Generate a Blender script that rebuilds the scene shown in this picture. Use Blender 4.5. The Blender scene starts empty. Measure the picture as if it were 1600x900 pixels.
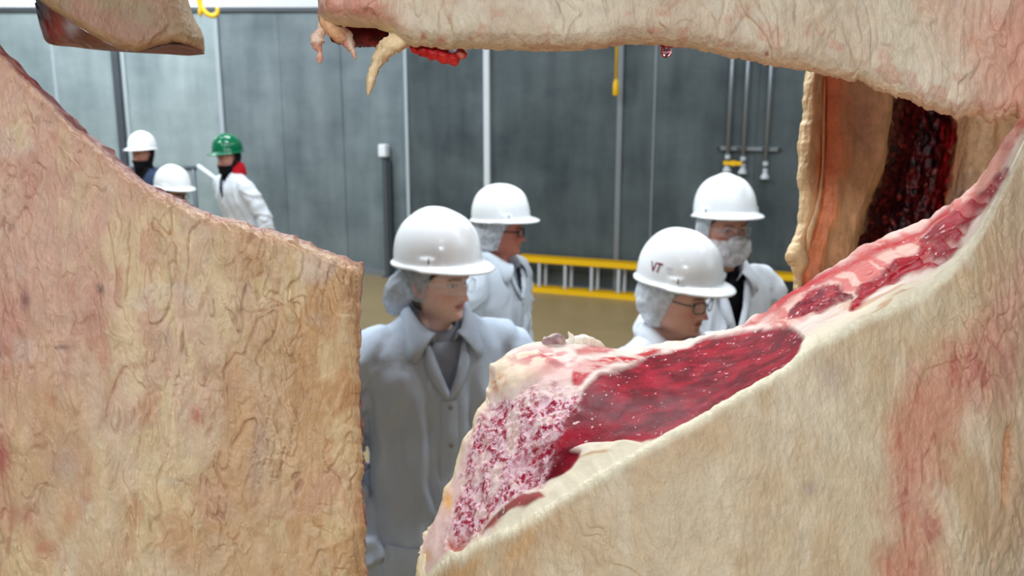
import bpy, math, random
import numpy as np
from mathutils import Vector, Matrix
from mathutils.bvhtree import BVHTree

random.seed(4); rng = np.random.default_rng(7)
scene = bpy.context.scene
C = scene.collection

# ------------------------------------------------------------------ camera
F = 1385.0; CAM_Z = 2.12; PITCH = math.radians(12.0)
cam_d = bpy.data.cameras.new('camera'); cam = bpy.data.objects.new('camera', cam_d); C.objects.link(cam)
cam.location = (0, 0, CAM_Z); cam.rotation_euler = (math.radians(90) - PITCH, 0, 0)
cam_d.sensor_width = 36.0; cam_d.lens = 36.0 * F / 1600.0; cam_d.clip_start = 0.02
cam_d.dof.use_dof = True; cam_d.dof.focus_distance = 0.76; cam_d.dof.aperture_fstop = 10.0
scene.camera = cam

# ------------------------------------------------------------------ world, lights, exposure
w = bpy.data.worlds.new('world'); scene.world = w; w.use_nodes = True
w.node_tree.nodes['Background'].inputs[0].default_value = (0.55, 0.60, 0.66, 1)
w.node_tree.nodes['Background'].inputs[1].default_value = 0.25
scene.view_settings.view_transform = 'Standard'
scene.view_settings.look = 'None'
scene.view_settings.gamma = 1.0
scene.view_settings.use_curve_mapping = False
scene.view_settings.exposure = 0.05
LAMP_W = 84.0
LAMP_COL = (0.86, 0.94, 1.0)
CEIL = 4.7
LAMPS = [(-5.0, 8.9, 1.8), (-2.2, 8.4, 0.9), (2.6, 7.0, 0.30),
         (-4.4, 6.0, 1.3), (-1.0, 5.6, 0.9), (2.4, 5.2, 0.55),
         (-2.4, 2.8, 1.0), (0.0, 2.7, 1.05), (2.6, 2.6, 0.7),
         (-0.95, -2.4, 0.6), (0.65, -2.4, 0.65), (-0.55, -2.9, 0.55)]  # the last one is added fill for the faces, unseen behind the camera

# ------------------------------------------------------------------ helpers
def lin(r, g, b):
    f = lambda c: (c / 12.92 if c <= .04045 else ((c + .055) / 1.055) ** 2.4)
    return (f(r / 255.), f(g / 255.), f(b / 255.))
def linc(*c): return np.array(lin(*c))

FWD = np.array([0, math.cos(PITCH), -math.sin(PITCH)]); UP = np.array([0, math.sin(PITCH), math.cos(PITCH)])
RIGHT = np.array([1., 0, 0]); CAMP = np.array([0, 0, CAM_Z])
def P(px, py, d):
    px = np.asarray(px, float); py = np.asarray(py, float); d = np.asarray(d, float)
    px, py, d = np.broadcast_arrays(px, py, d)
    return CAMP + ((px - 800) / F * d)[..., None] * RIGHT + (-(py - 450) / F * d)[..., None] * UP + d[..., None] * FWD
def proj(W):
    q = W - CAMP; d = q @ FWD
    return 800 + F * (q @ RIGHT) / d, 450 - F * (q @ UP) / d, d

def _h(ix, iy, iz, seed):
    h = (ix.astype(np.int64) * 374761393 + iy.astype(np.int64) * 668265263 + iz.astype(np.int64) * 2147483647 + seed * 144269504) & 0xffffffff
    h = ((h ^ (h >> 13)) * 1274126177) & 0xffffffff
    h = ((h ^ (h >> 16)) * 2246822519) & 0xffffffff
    return ((h ^ (h >> 15)) & 0xffffff) / float(0xffffff)
def vnoise(p, seed=0):
    i = np.floor(p).astype(np.int64); f = p - i; f = f * f * f * (f * (f * 6 - 15) + 10)
    x, y, z = i[..., 0], i[..., 1], i[..., 2]; u, v, t = f[..., 0], f[..., 1], f[..., 2]
    r = 0
    for dx in (0, 1):
        for dy in (0, 1):
            for dz in (0, 1):
                r = r + _h(x + dx, y + dy, z + dz, seed) * (u if dx else 1 - u) * (v if dy else 1 - v) * (t if dz else 1 - t)
    return r
def fbm(p, octv=3, seed=0):
    a, s, n = 1., 0., 0.
    for k in range(octv):
        n = n + a * vnoise(p * 2 ** k, seed + 17 * k); s += a; a *= .5
    return n / s                       # 0..1
def sstep(a, b, x):
    t = np.clip((x - a) / (b - a), 0, 1); return t * t * (3 - 2 * t)
def gauss(x, s): return np.exp(-(x / s) ** 2)

def poly_sd(px, py, poly):
    """signed distance, positive inside"""
    poly = np.array(poly, float); n = len(poly)
    d2 = np.full(px.shape, 1e12); ins = np.zeros(px.shape, bool)
    for i in range(n):
        a = poly[i]; b = poly[(i + 1) % n]; e = b - a
        t = np.clip(((px - a[0]) * e[0] + (py - a[1]) * e[1]) / (e @ e + 1e-9), 0, 1)
        d2 = np.minimum(d2, (px - a[0] - t * e[0]) ** 2 + (py - a[1] - t * e[1]) ** 2)
        c = ((a[1] > py) != (b[1] > py))
        xi = a[0] + (py - a[1]) / (e[1] if abs(e[1]) > 1e-9 else 1e-9) * e[0]
        ins ^= c & (px < xi)
    return np.sqrt(d2) * np.where(ins, 1, -1)

def smooth_curve(pts, n):
    """Catmull-Rom through pts (k,dim) -> n points, even in the index"""
    p = np.array(pts, float); p = np.vstack([2 * p[0] - p[1], p, 2 * p[-1] - p[-2]])
    s = np.linspace(0, len(pts) - 1 - 1e-9, n); i = s.astype(int); t = (s - i)[:, None]
    a, b, c, d = p[i], p[i + 1], p[i + 2], p[i + 3]
    return .5 * (2 * b + (c - a) * t + (2 * a - 5 * b + 4 * c - d) * t ** 2 + (3 * b - a - 3 * c + d) * t ** 3)

def link(o, parent=None):
    C.objects.link(o)
    if parent is not None: o.parent = parent
    return o
def mkmesh(name, V, Fc, mat, parent=None, smooth=True, attrs=None, loc=None):
    V = np.asarray(V, float).reshape(-1, 3)
    if loc is not None: V = V - np.asarray(loc)
    me = bpy.data.meshes.new(name)
    if isinstance(Fc, np.ndarray):
        Fc = Fc.reshape(-1, Fc.shape[-1]); k = Fc.shape[1]
        me.vertices.add(len(V)); me.vertices.foreach_set('co', V.ravel())
        me.loops.add(Fc.size); me.loops.foreach_set('vertex_index', Fc.ravel().astype(np.int32))
        me.polygons.add(len(Fc)); me.polygons.foreach_set('loop_start', np.arange(0, Fc.size, k, dtype=np.int32))
        me.update(calc_edges=True)
    else:
        me.from_pydata(V.tolist(), [], [list(map(int, f)) for f in Fc]); me.update()
    me.validate()
    for an, av in (attrs or {}).items():
        av = np.asarray(av, float)
        if av.ndim > 1 and av.shape[-1] == 3:
            a = me.attributes.new(an, 'FLOAT_COLOR', 'POINT'); av = av.reshape(-1, 3)
            a.data.foreach_set('color', np.hstack([av, np.ones((len(av), 1))]).ravel())
        else:
            a = me.attributes.new(an, 'FLOAT', 'POINT'); a.data.foreach_set('value', av.ravel())
    if smooth: me.polygons.foreach_set('use_smooth', np.ones(len(me.polygons), bool))
    if mat is not None:
        me.materials.append(mat)
    return link(bpy.data.objects.new(name, me), parent)
def gfaces(nr, nc, wrap=False, flip=False, off=0):
    r = np.arange(nr - 1)[:, None]; c = np.arange(nc if wrap else nc - 1)[None, :]
    a = r * nc + c; b = r * nc + (c + 1) % nc; d = (r + 1) * nc + c; e = (r + 1) * nc + (c + 1) % nc
    q = np.stack([a, b, e, d], -1).reshape(-1, 4) + off
    return q[:, ::-1] if flip else q
def gnormals(G, wrap=False):
    if wrap:
        du = np.roll(G, -1, 1) - np.roll(G, 1, 1)
    else:
        du = np.gradient(G, axis=1)
    dv = np.gradient(G, axis=0)
    n = np.cross(du, dv); return n / (np.linalg.norm(n, axis=-1, keepdims=True) + 1e-12)

def empty(name, loc, label=None, cat=None, group=None, kind=None):
    o = bpy.data.objects.new(name, None); o.location = loc; o.empty_display_size = .1; link(o)
    return tag(o, label, cat, group, kind)
def tag(o, label=None, cat=None, group=None, kind=None):
    if label: o['label'] = label
    if cat: o['category'] = cat
    if group: o['group'] = group
    if kind: o['kind'] = kind
    return o

class MB:
    """collects solid shapes for ONE mesh"""
    def __init__(s): s.V = []; s.F = []
    def add(s, V, Fc):
        o = len(s.V); s.V += [tuple(map(float, v)) for v in V]; s.F += [[int(i) + o for i in f] for f in Fc]; return s
    def box(s, c, size, M=None, bev=0.0):
        c = np.array(c, float); h = np.array(size, float) / 2
        if bev <= 0:
            V = np.array([[x, y, z] for x in (-1, 1) for y in (-1, 1) for z in (-1, 1)]) * h
            Fc = [(0, 1, 3, 2), (4, 6, 7, 5), (0, 4, 5, 1), (2, 3, 7, 6), (0, 2, 6, 4), (1, 5, 7, 3)]
        else:
            import bmesh
            bm = bmesh.new(); bmesh.ops.create_cube(bm, size=1)
            for v in bm.verts: v.co = Vector((v.co.x * 2 * h[0], v.co.y * 2 * h[1], v.co.z * 2 * h[2]))
            bmesh.ops.bevel(bm, geom=list(bm.edges), offset=bev, segments=1, affect='EDGES', profile=.5)
            bm.verts.index_update(); V = np.array([v.co[:] for v in bm.verts]); Fc = [[v.index for v in f.verts] for f in bm.faces]; bm.free()
        if M is not None: V = V @ np.array(M).T
        return s.add(V + c, Fc)
    def tube(s, pts, rad, n=12, cap=True, flat=1.0):
        pts = np.array(pts, float); m = len(pts); rad = np.broadcast_to(np.array(rad, float), (m,))
        T = np.gradient(pts, axis=0) if m > 2 else np.repeat((pts[1] - pts[0])[None], m, 0)
        T /= np.linalg.norm(T, axis=1, keepdims=True) + 1e-12
        ref = np.array([0, 0, 1.]) if abs(T[0][2]) < .9 else np.array([1., 0, 0])
        V = []
        N = np.cross(T[0], ref); N /= np.linalg.norm(N)
        for k in range(m):
            N = N - T[k] * (N @ T[k]); N /= np.linalg.norm(N) + 1e-12
            B = np.cross(T[k], N)
            for a in np.linspace(0, 2 * math.pi, n, endpoint=False):
                V.append(pts[k] + rad[k] * (math.cos(a) * N + flat * math.sin(a) * B))
        Fc = gfaces(m, n, wrap=True).tolist()
        if cap: Fc += [list(range(n))[::-1], list(range((m - 1) * n, m * n))]
        return s.add(V, Fc)
    def build(s, name, mat, parent=None, smooth=False, loc=None):
        o = mkmesh(name, np.array(s.V), s.F, mat, parent, smooth, loc=loc)
        return o

# ------------------------------------------------------------------ materials
def newmat(name):
    m = bpy.data.materials.new(name); m.use_nodes = True
    nt = m.node_tree; b = nt.nodes['Principled BSDF']; return m, nt, b
def node(nt, t, **kw):
    n = nt.nodes.new(t)
    for k, v in kw.items(): setattr(n, k, v)
    return n
def plain(name, col, rough=.5, metal=0., noise=0., scale=8., bump=0., bscale=60., spec=.5, stretch=(1, 1, 1), coat=0.):
    m, nt, b = newmat(name); L = nt.links
    b.inputs['Roughness'].default_value = rough; b.inputs['Metallic'].default_value = metal
    b.inputs['Specular IOR Level'].default_value = spec
    b.inputs['Coat Weight'].default_value = coat
    tc = node(nt, 'ShaderNodeTexCoord'); mp = node(nt, 'ShaderNodeMapping'); mp.inputs['Scale'].default_value = stretch
    L.new(tc.outputs['Object'], mp.inputs[0])
    nz = node(nt, 'ShaderNodeTexNoise'); nz.inputs['Scale'].default_value = scale; nz.inputs['Detail'].default_value = 5
    L.new(mp.outputs[0], nz.inputs['Vector'])
    mx = node(nt, 'ShaderNodeMix', data_type='RGBA')
    c = np.array(col)
    mx.inputs[6].default_value = (*(c * (1 - noise)), 1); mx.inputs[7].default_value = (*np.clip(c * (1 + noise), 0, 1), 1)
    L.new(nz.outputs['Fac'], mx.inputs[0]); L.new(mx.outputs[2], b.inputs['Base Color'])
    if bump > 0:
        n2 = node(nt, 'ShaderNodeTexNoise'); n2.inputs['Scale'].default_value = bscale; n2.inputs['Detail'].default_value = 4
        L.new(mp.outputs[0], n2.inputs['Vector'])
        bp = node(nt, 'ShaderNodeBump'); bp.inputs['Strength'].default_value = bump; bp.inputs['Distance'].default_value = .01
        L.new(n2.outputs['Fac'], bp.inputs['Height']); L.new(bp.outputs[0], b.inputs['Normal'])
    return m
def attr_mat(name, rough=.5, bump=.2, bscale=300., var=.12, vscale=60., sss=0., spec=.4, stretch=(1, 1, 1)):
    """colour comes from the mesh's own Col attribute, grain from noise"""
    m, nt, b = newmat(name); L = nt.links
    b.inputs['Roughness'].default_value = rough; b.inputs['Specular IOR Level'].default_value = spec
    if sss > 0:
        b.inputs['Subsurface Weight'].default_value = sss; b.inputs['Subsurface Radius'].default_value = (1., .45, .25); b.inputs['Subsurface Scale'].default_value = .004
    at = node(nt, 'ShaderNodeAttribute', attribute_name='Col')
    tc = node(nt, 'ShaderNodeTexCoord'); mp = node(nt, 'ShaderNodeMapping'); mp.inputs['Scale'].default_value = stretch
    L.new(tc.outputs['Object'], mp.inputs[0])
    nz = node(nt, 'ShaderNodeTexNoise'); nz.inputs['Scale'].default_value = vscale; nz.inputs['Detail'].default_value = 6; nz.inputs['Roughness'].default_value = .65
    L.new(mp.outputs[0], nz.inputs['Vector'])
    mr = node(nt, 'ShaderNodeMapRange'); mr.inputs[1].default_value = .25; mr.inputs[2].default_value = .75; mr.inputs[3].default_value = 1 - var; mr.inputs[4].default_value = 1 + var
    L.new(nz.outputs['Fac'], mr.inputs[0])
    mx = node(nt, 'ShaderNodeMix', data_type='RGBA', blend_type='MULTIPLY'); mx.inputs[0].default_value = 1
    L.new(at.outputs['Color'], mx.inputs[6]); L.new(mr.outputs[0], mx.inputs[7]); L.new(mx.outputs[2], b.inputs['Base Color'])
    n2 = node(nt, 'ShaderNodeTexNoise'); n2.inputs['Scale'].default_value = bscale; n2.inputs['Detail'].default_value = 4
    L.new(mp.outputs[0], n2.inputs['Vector'])
    bp = node(nt, 'ShaderNodeBump'); bp.inputs['Strength'].default_value = bump; bp.inputs['Distance'].default_value = .004
    L.new(n2.outputs['Fac'], bp.inputs['Height']); L.new(bp.outputs[0], b.inputs['Normal'])
    return m
def cut_mat():
    """cut beef: fat from Col, muscle where 'lean', chopped grain where 'gran', marbling from noise"""
    m, nt, b = newmat('cut_beef'); L = nt.links
    A = lambda n: node(nt, 'ShaderNodeAttribute', attribute_name=n)
    col, lean, gran, deep, brt = A('Col'), A('lean'), A('gran'), A('deep'), A('bright')
    tc = node(nt, 'ShaderNodeTexCoord')
    def noise(scale, det=3, rough=.5, st=None):
        n = node(nt, 'ShaderNodeTexNoise'); n.inputs['Scale'].default_value = scale; n.inputs['Detail'].default_value = det; n.inputs['Roughness'].default_value = rough
        if st:
            mp = node(nt, 'ShaderNodeMapping'); mp.inputs['Scale'].default_value = st; L.new(tc.outputs['Object'], mp.inputs[0]); L.new(mp.outputs[0], n.inputs['Vector'])
        else: L.new(tc.outputs['Object'], n.inputs['Vector'])
        return n.outputs['Fac']
    def mapr(x, a, c, lo=0., hi=1.):
        n = node(nt, 'ShaderNodeMapRange', interpolation_type='SMOOTHSTEP'); n.inputs[1].default_value = a; n.inputs[2].default_value = c; n.inputs[3].default_value = lo; n.inputs[4].default_value = hi
        L.new(x, n.inputs[0]); return n.outputs[0]
    def math_(op, x, y):
        n = node(nt, 'ShaderNodeMath', operation=op)
        for k, v in enumerate((x, y)):
            if isinstance(v, (int, float)): n.inputs[k].default_value = v
            else: L.new(v, n.inputs[k])
        return n.outputs[0]
    def mix(f, x, y):
        n = node(nt, 'ShaderNodeMix', data_type='RGBA')
        if isinstance(f, (int, float)): n.inputs[0].default_value = f
        else: L.new(f, n.inputs[0])
        for k, v in ((6, x), (7, y)):
            if isinstance(v, tuple): n.inputs[k].default_value = (*v, 1)
            else: L.new(v, n.inputs[k])
        return n.outputs[2]
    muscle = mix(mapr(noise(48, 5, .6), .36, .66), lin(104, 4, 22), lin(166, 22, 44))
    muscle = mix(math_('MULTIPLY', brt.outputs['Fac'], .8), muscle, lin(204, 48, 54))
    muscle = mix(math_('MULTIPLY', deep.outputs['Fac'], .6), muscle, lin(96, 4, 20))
    # marbling flecks and hair-fine veins
    vo = node(nt, 'ShaderNodeTexVoronoi'); vo.inputs['Scale'].default_value = 105; vo.inputs['Randomness'].default_value = 1
    mpv = node(nt, 'ShaderNodeMapping'); mpv.inputs['Scale'].default_value = (1.5, .8, 1); mpv.inputs['Rotation'].default_value = (0, 0, .5)
    L.new(tc.outputs['Object'], mpv.inputs[0]); L.new(mpv.outputs[0], vo.inputs['Vector'])
    sep = node(nt, 'ShaderNodeSeparateColor'); L.new(vo.outputs['Color'], sep.inputs[0])
    fl = math_('MULTIPLY', mapr(noise(190, 2, .4, (1.3, .9, 1)), .655, .71), mapr(noise(50, 2), .42, .56))
    vein = math_('MULTIPLY', mapr(math_('ABSOLUTE', math_('SUBTRACT', noise(70, 2), .5), 0), .0, .016, 1, 0), mapr(noise(45, 2), .60, .70))
    marb = math_('MAXIMUM', fl, math_('MULTIPLY', vein, .8))
    muscle = mix(math_('MULTIPLY', marb, .75), muscle, lin(238, 205, 205))
    fac = lean.outputs['Fac']
    c1 = mix(fac, col.outputs['Color'], muscle)
    # chopped bone and meat paste
    g = mapr(noise(240, 4, .7), .42, .58)
    big = mapr(noise(70, 3, .55), .22, .55)
    gcol = mix(math_('MULTIPLY', g, big), lin(236, 200, 206), lin(162, 28, 58))
    c2 = mix(gran.outputs['Fac'], c1, gcol)
    L.new(c2, b.inputs['Base Color'])
    b.inputs['Roughness'].default_value = .36; b.inputs['Specular IOR Level'].default_value = .08
    b.inputs['Subsurface Weight'].default_value = .12; b.inputs['Subsurface Radius'].default_value = (1, .35, .25); b.inputs['Subsurface Scale'].default_value = .003
    h = math_('ADD', noise(420, 3), math_('MULTIPLY', noise(120, 3), 1.5))
    bp = node(nt, 'ShaderNodeBump'); bp.inputs['Strength'].default_value = .12; bp.inputs['Distance'].default_value = .002
    L.new(h, bp.inputs['Height']); L.new(bp.outputs[0], b.inputs['Normal'])
    return m
def emissive(name, col, s):
    m, nt, b = newmat(name); b.inputs['Emission Color'].default_value = (*col, 1); b.inputs['Emission Strength'].default_value = s
    b.inputs['Base Color'].default_value = (*col, 1); return m
def glassy(name, col=(1, 1, 1), rough=.03, alpha=.2):
    m, nt, b = newmat(name); b.inputs['Base Color'].default_value = (*col, 1); b.inputs['Roughness'].default_value = rough
    b.inputs['Alpha'].default_value = alpha; b.inputs['Specular IOR Level'].default_value = .8
    return m
def wall_mat(name, dark, light, rough):
    m, nt, b = newmat(name); L = nt.links
    tc = node(nt, 'ShaderNodeTexCoord')
    def nz(scale, st, det=5):
        mp = node(nt, 'ShaderNodeMapping'); mp.inputs['Scale'].default_value = st; L.new(tc.outputs['Object'], mp.inputs[0])
        n = node(nt, 'ShaderNodeTexNoise'); n.inputs['Scale'].default_value = scale; n.inputs['Detail'].default_value = det; n.inputs['Roughness'].default_value = .6
        L.new(mp.outputs[0], n.inputs['Vector']); return n.outputs['Fac']
    a = nz(2.2, (1, 1, .5)); s = nz(4, (1, 1, .14), 3); h = nz(2.2, (.6, .6, 1.2), 4)
    ad = node(nt, 'ShaderNodeMath', operation='ADD'); L.new(a, ad.inputs[0]); L.new(s, ad.inputs[1])
    ad2 = node(nt, 'ShaderNodeMath', operation='ADD'); L.new(ad.outputs[0], ad2.inputs[0]); L.new(h, ad2.inputs[1])
    mr = node(nt, 'ShaderNodeMapRange'); mr.inputs[1].default_value = 1.1; mr.inputs[2].default_value = 1.9; L.new(ad2.outputs[0], mr.inputs[0])
    mx = node(nt, 'ShaderNodeMix', data_type='RGBA'); mx.inputs[6].default_value = (*dark, 1); mx.inputs[7].default_value = (*light, 1)
    L.new(mr.outputs[0], mx.inputs[0]); L.new(mx.outputs[2], b.inputs['Base Color'])
    r2 = node(nt, 'ShaderNodeMapRange'); r2.inputs[3].default_value = rough - .08; r2.inputs[4].default_value = rough + .12; L.new(a, r2.inputs[0]); L.new(r2.outputs[0], b.inputs['Roughness'])
    b.inputs['Metallic'].default_value = .25
    return m

M_FAT = attr_mat('beef_fat', rough=.44, bump=.55, bscale=230, var=.16, vscale=80, sss=.04, spec=.40, stretch=(1, 1, .55))
M_CUT = cut_mat()
M_BEEF = attr_mat('beef_inside', rough=.4, bump=.45, bscale=160, var=.25, vscale=45, spec=.4)
M_SKIN = attr_mat('skin', rough=.48, bump=.06, bscale=500, var=.05, vscale=90, sss=.15, spec=.4)
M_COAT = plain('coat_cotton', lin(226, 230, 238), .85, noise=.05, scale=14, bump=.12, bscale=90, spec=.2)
M_COATB = plain('coat_cotton_shade', lin(186, 198, 214), .85, noise=.06, scale=14, bump=.14, bscale=90, spec=.2)  # darker coat copy: the woman's shade is put into its colour
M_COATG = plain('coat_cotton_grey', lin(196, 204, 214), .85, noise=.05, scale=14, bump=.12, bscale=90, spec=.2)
M_HAT = plain('hat_white', lin(246, 249, 252), .16, noise=.01, spec=.6)
M_HATG = plain('hat_green', lin(10, 105, 70), .10, noise=.05, spec=.5)
M_LINER = plain('hat_liner', lin(90, 92, 96), .8)
M_BLACK = plain('black_knit', lin(18, 18, 22), .9, noise=.2, scale=40, bump=.3, bscale=200, spec=.2)
M_RED = plain('red_hood', lin(190, 25, 35), .85, noise=.15, scale=20, spec=.2)
M_NAVY = plain('navy_jacket', lin(52, 66, 92), .8, noise=.15, scale=14, spec=.2)
M_GREYHOOD = plain('grey_hoodie', lin(150, 158, 170), .9, noise=.12, scale=30, bump=.2, bscale=180, spec=.15)
M_TEAL = plain('teal_collar', lin(120, 170, 185), .9, noise=.1, spec=.2)
M_TROUSER = plain('dark_trousers', lin(50, 54, 66), .9, noise=.15, scale=12, spec=.2)
M_BOOT = plain('rubber_boot', lin(30, 30, 32), .5, noise=.1)
M_FRAME = plain('glasses_frame', lin(20, 20, 22), .35)
M_CLEARFRAME = glassy('clear_plastic', (.9, .93, .95), .15, .22)
M_LENS = glassy('lens', (.92, .95, 1), .03, .12)
M_EYE = attr_mat('eye', rough=.12, bump=0, var=.0, spec=.6)
M_LOGO = plain('logo_maroon', lin(120, 30, 55), .5)
M_LOGO2 = plain('logo_grey', lin(190, 185, 192), .5)
M_BUTTON = plain('button', lin(150, 148, 150), .4)
M_STEEL = plain('galvanised', lin(150, 156, 162), .42, metal=.6, noise=.12, scale=9, stretch=(1, 1, .3))
M_DSTEEL = plain('dark_steel', lin(92, 98, 105), .5, metal=.5, noise=.15)
M_WHITEMETAL = plain('white_trim', lin(214, 220, 226), .45, noise=.05)
M_GREYTRIM = plain('grey_trim', lin(176, 186, 192), .5, noise=.05)
M_YELLOW = plain('yellow_fibreglass', lin(250, 195, 10), .45, noise=.06, scale=20)
M_ALU = plain('aluminium', lin(206, 211, 218), .45, metal=.1, noise=.06)
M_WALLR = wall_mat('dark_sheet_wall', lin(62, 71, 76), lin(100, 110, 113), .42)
M_WALLM = wall_mat('sheet_wall_half_lit', lin(96, 108, 114), lin(140, 152, 156), .42)  # half-lit tone: the wall's light fall-off put into the panel colour
M_WALLL = wall_mat('sheet_wall_lit', lin(134, 150, 154), lin(182, 196, 198), .42)  # same sheet painted paler for the lit end of the wall
M_JOINT = plain('wall_joint', lin(48, 54, 58), .7, noise=.1)
M_UPPER = plain('upper_wall', lin(235, 238, 242), .5, noise=.03)
M_CEIL = plain('ceiling_grey', lin(150, 157, 164), .6, noise=.04)
M_FLOOR = plain('wet_concrete_floor', lin(140, 120, 84), .42, noise=.25, scale=1.3, bump=.06, bscale=25)
M_LAMP = emissive('lamp_diffuser', (.95, .98, 1), 6.0)

# ------------------------------------------------------------------ the room
def floor_pt(px, py):
    r = P(px, py, 1.0) - CAMP; t = -CAM_Z / r[2]; return CAMP + r * t
w0 = floor_pt(570, 428); w1 = floor_pt(1000, 464)
dirR = (w1 - w0); dirR[2] = 0; dirR /= np.linalg.norm(dirR)
nR = np.array([dirR[1], -dirR[0], 0]);                 # towards the room
if nR[1] > 0: nR = -nR
def on_plane(px, py, p0, n):
    r = P(px, py, 1.0) - CAMP; t = ((p0 - CAMP) @ n) / (r @ n); return CAMP + r * t
corner = on_plane(535, 200, w0, nR); corner[2] = 0
nL = np.array([0, -1., 0]); dirL = np.array([-1., 0, 0])
XL, XR, YB = -8.5, 7.0, -5.0
endR = corner + dirR * ((XR - corner[0]) / dirR[0]); endL = np.array([XL, corner[1], 0])
ZTOP = float(on_plane(250, 12, corner, nL)[2])
mb = MB(); mb.box(((XL + XR) / 2, 4, -.1), (XR - XL + .6, 18.6, .2)); tag(mb.build('floor', M_FLOOR), 'wet brown concrete floor of the chiller hall', kind='structure')
mb = MB(); mb.box(((XL + XR) / 2, 4, CEIL + .1), (XR - XL + .6, 18.6, .2)); tag(mb.build('ceiling', M_CEIL), 'grey ceiling of the chiller hall', kind='structure')
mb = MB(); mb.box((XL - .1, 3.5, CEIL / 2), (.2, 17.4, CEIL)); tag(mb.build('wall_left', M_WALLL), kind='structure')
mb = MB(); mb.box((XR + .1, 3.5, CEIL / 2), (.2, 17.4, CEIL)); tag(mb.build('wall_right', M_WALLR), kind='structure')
mb = MB(); mb.box(((XL + XR) / 2, YB - .1, CEIL / 2), (XR - XL, .2, CEIL)); tag(mb.build('wall_front', M_WALLM), kind='structure')

def wall_box(mbx, p0, d, n, a, b, z0, z1, t0, t1):
    """box along wall direction d between a..b metres, heights z0..z1, from t0 to t1 proud of the wall plane"""
    c = p0 + d * (a + b) / 2 + n * (t0 + t1) / 2 + np.array([0, 0, (z0 + z1) / 2])
    M = np.stack([d, n, [0, 0, 1]], 1)
    mbx.box(c, (b - a, t1 - t0, z1 - z0), M); return mbx
def along(px, py, p0, d, n): return float((on_plane(px, py, p0, n) - p0) @ d)

def panel_wall(name, p0, d, n, L, seams, mat, label, zt):
    mb = MB(); wall_box(mb, p0, d, n, -.0, L, 0, zt, -.2, -.012)
    wl = tag(mb.build(name, M_JOINT), label, kind='structure')
    ss = [0.0] + sorted(seams) + [L]
    for i, (a, b) in enumerate(zip(ss[:-1], ss[1:])):
        m2 = MB(); wall_box(m2, p0, d, n, a + .002, b - .002, .06, zt, -.012, 0); m2.build('wall_panel', M_WALLM if (i == 0 or (mat is M_WALLL and i == 1)) else mat, wl)  # panel tones paint the wall's light gradient in steps
    return wl
seamR = [along(p, 250, corner, dirR, nR) for p in (635, 765, 967, 1020, 1180, 1330, 1480, 1650)]
seamL = [along(p, 150, corner, dirL, nL) for p in (440, 342, 190, 88)] + [5.6, 6.3]
LR = float(np.linalg.norm(endR - corner)); LL = float(np.linalg.norm(endL - corner))
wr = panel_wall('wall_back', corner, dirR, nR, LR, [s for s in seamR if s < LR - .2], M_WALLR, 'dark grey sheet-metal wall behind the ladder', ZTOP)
wl = panel_wall('wall_back_left', corner, dirL, nL, LL, seamL, M_WALLL, 'sheet-metal wall behind the green hard hat, painted paler as if lit', ZTOP)
for nm, p0, d, n, L in (('wall_upper_back', corner, dirR, nR, LR), ('wall_upper_left', corner, dirL, nL, LL)):
    mb = MB(); wall_box(mb, p0, d, n, 0, L, ZTOP, CEIL, -.2, .05); tag(mb.build(nm, M_UPPER), 'white upper wall above the sheet-metal panels', kind='structure')
mb = MB(); wall_box(mb, corner, dirL, nL, -.1, LL, ZTOP - .045, ZTOP, .0, .04); tag(mb.build('trim_1', M_DSTEEL), kind='structure')
mb = MB(); wall_box(mb, corner, dirR, nR, 0, LR, 0, .07, .0, .03); tag(mb.build('baseboard_back', M_STEEL), kind='structure')
mb = MB(); wall_box(mb, corner, dirL, nL, 0, LL, 0, .07, .0, .03); tag(mb.build('baseboard_left', M_STEEL), kind='structure')
k = 2
def trim(px, wpx, p0, d, n, mat, proud=.025, z0=.07, z1=None, py=250):
    global k
    s = along(px, py, p0, d, n); dep = (p0 + d * s - CAMP) @ FWD; hw = wpx / F * dep / 2
    mb = MB(); wall_box(mb, p0, d, n, s - hw, s + hw, z0, z1 or ZTOP - .05, 0, proud)
    tag(mb.build('trim_%d' % k, mat), kind='structure'); k += 1
trim(637, 5, corner, dirR, nR, M_GREYTRIM, .012)
trim(763, 9, corner, dirR, nR, M_WHITEMETAL, .05)
trim(967, 8, corner, dirR, nR, M_STEEL, .02)
trim(1020, 3, corner, dirR, nR, M_STEEL, .008)
trim(342, 6, corner, dirL, nL, M_GREYTRIM, .03, py=110)
trim(187, 10, corner, dirL, nL, M_DSTEEL, .06, py=150)
trim(198, 5, corner, dirL, nL, M_GREYTRIM, .03, py=150)
trim(86, 4, corner, dirL, nL, M_GREYTRIM, .012, py=120)
trim(537, 3, corner, dirR, nR, M_WALLM, .012)

# guard post with a white box cap, standing at the wall
s = along(611, 330, corner, dirR, nR); b0 = corner + dirR * s + nR * .06
top = on_plane(609, 244, b0, nR); H = float(top[2])
po = empty('guard_post', b0, 'thin grey steel post with white box on top against dark wall', 'post')
mb = MB(); wall_box(mb, np.zeros(3), dirR, nR, -.055, .005, 0, H, -.03, .03); wall_box(mb, np.zeros(3), dirR, nR, -.085, .035, 0, .015, -.05, .05); mb.build('post', M_DSTEEL, po)
mb = MB(); wall_box(mb, np.zeros(3), dirR, nR, .008, .05, .05, H - .05, -.02, .02); mb.build('channel', M_JOINT, po)
mb = MB(); mb.box(dirR * -.03 + np.array([0, 0, H + .065]) + nR * .02, (.105, .10, .15), np.stack([dirR, nR, [0, 0, 1]], 1), .012); mb.build('cap_box', M_UPPER, po)

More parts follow.
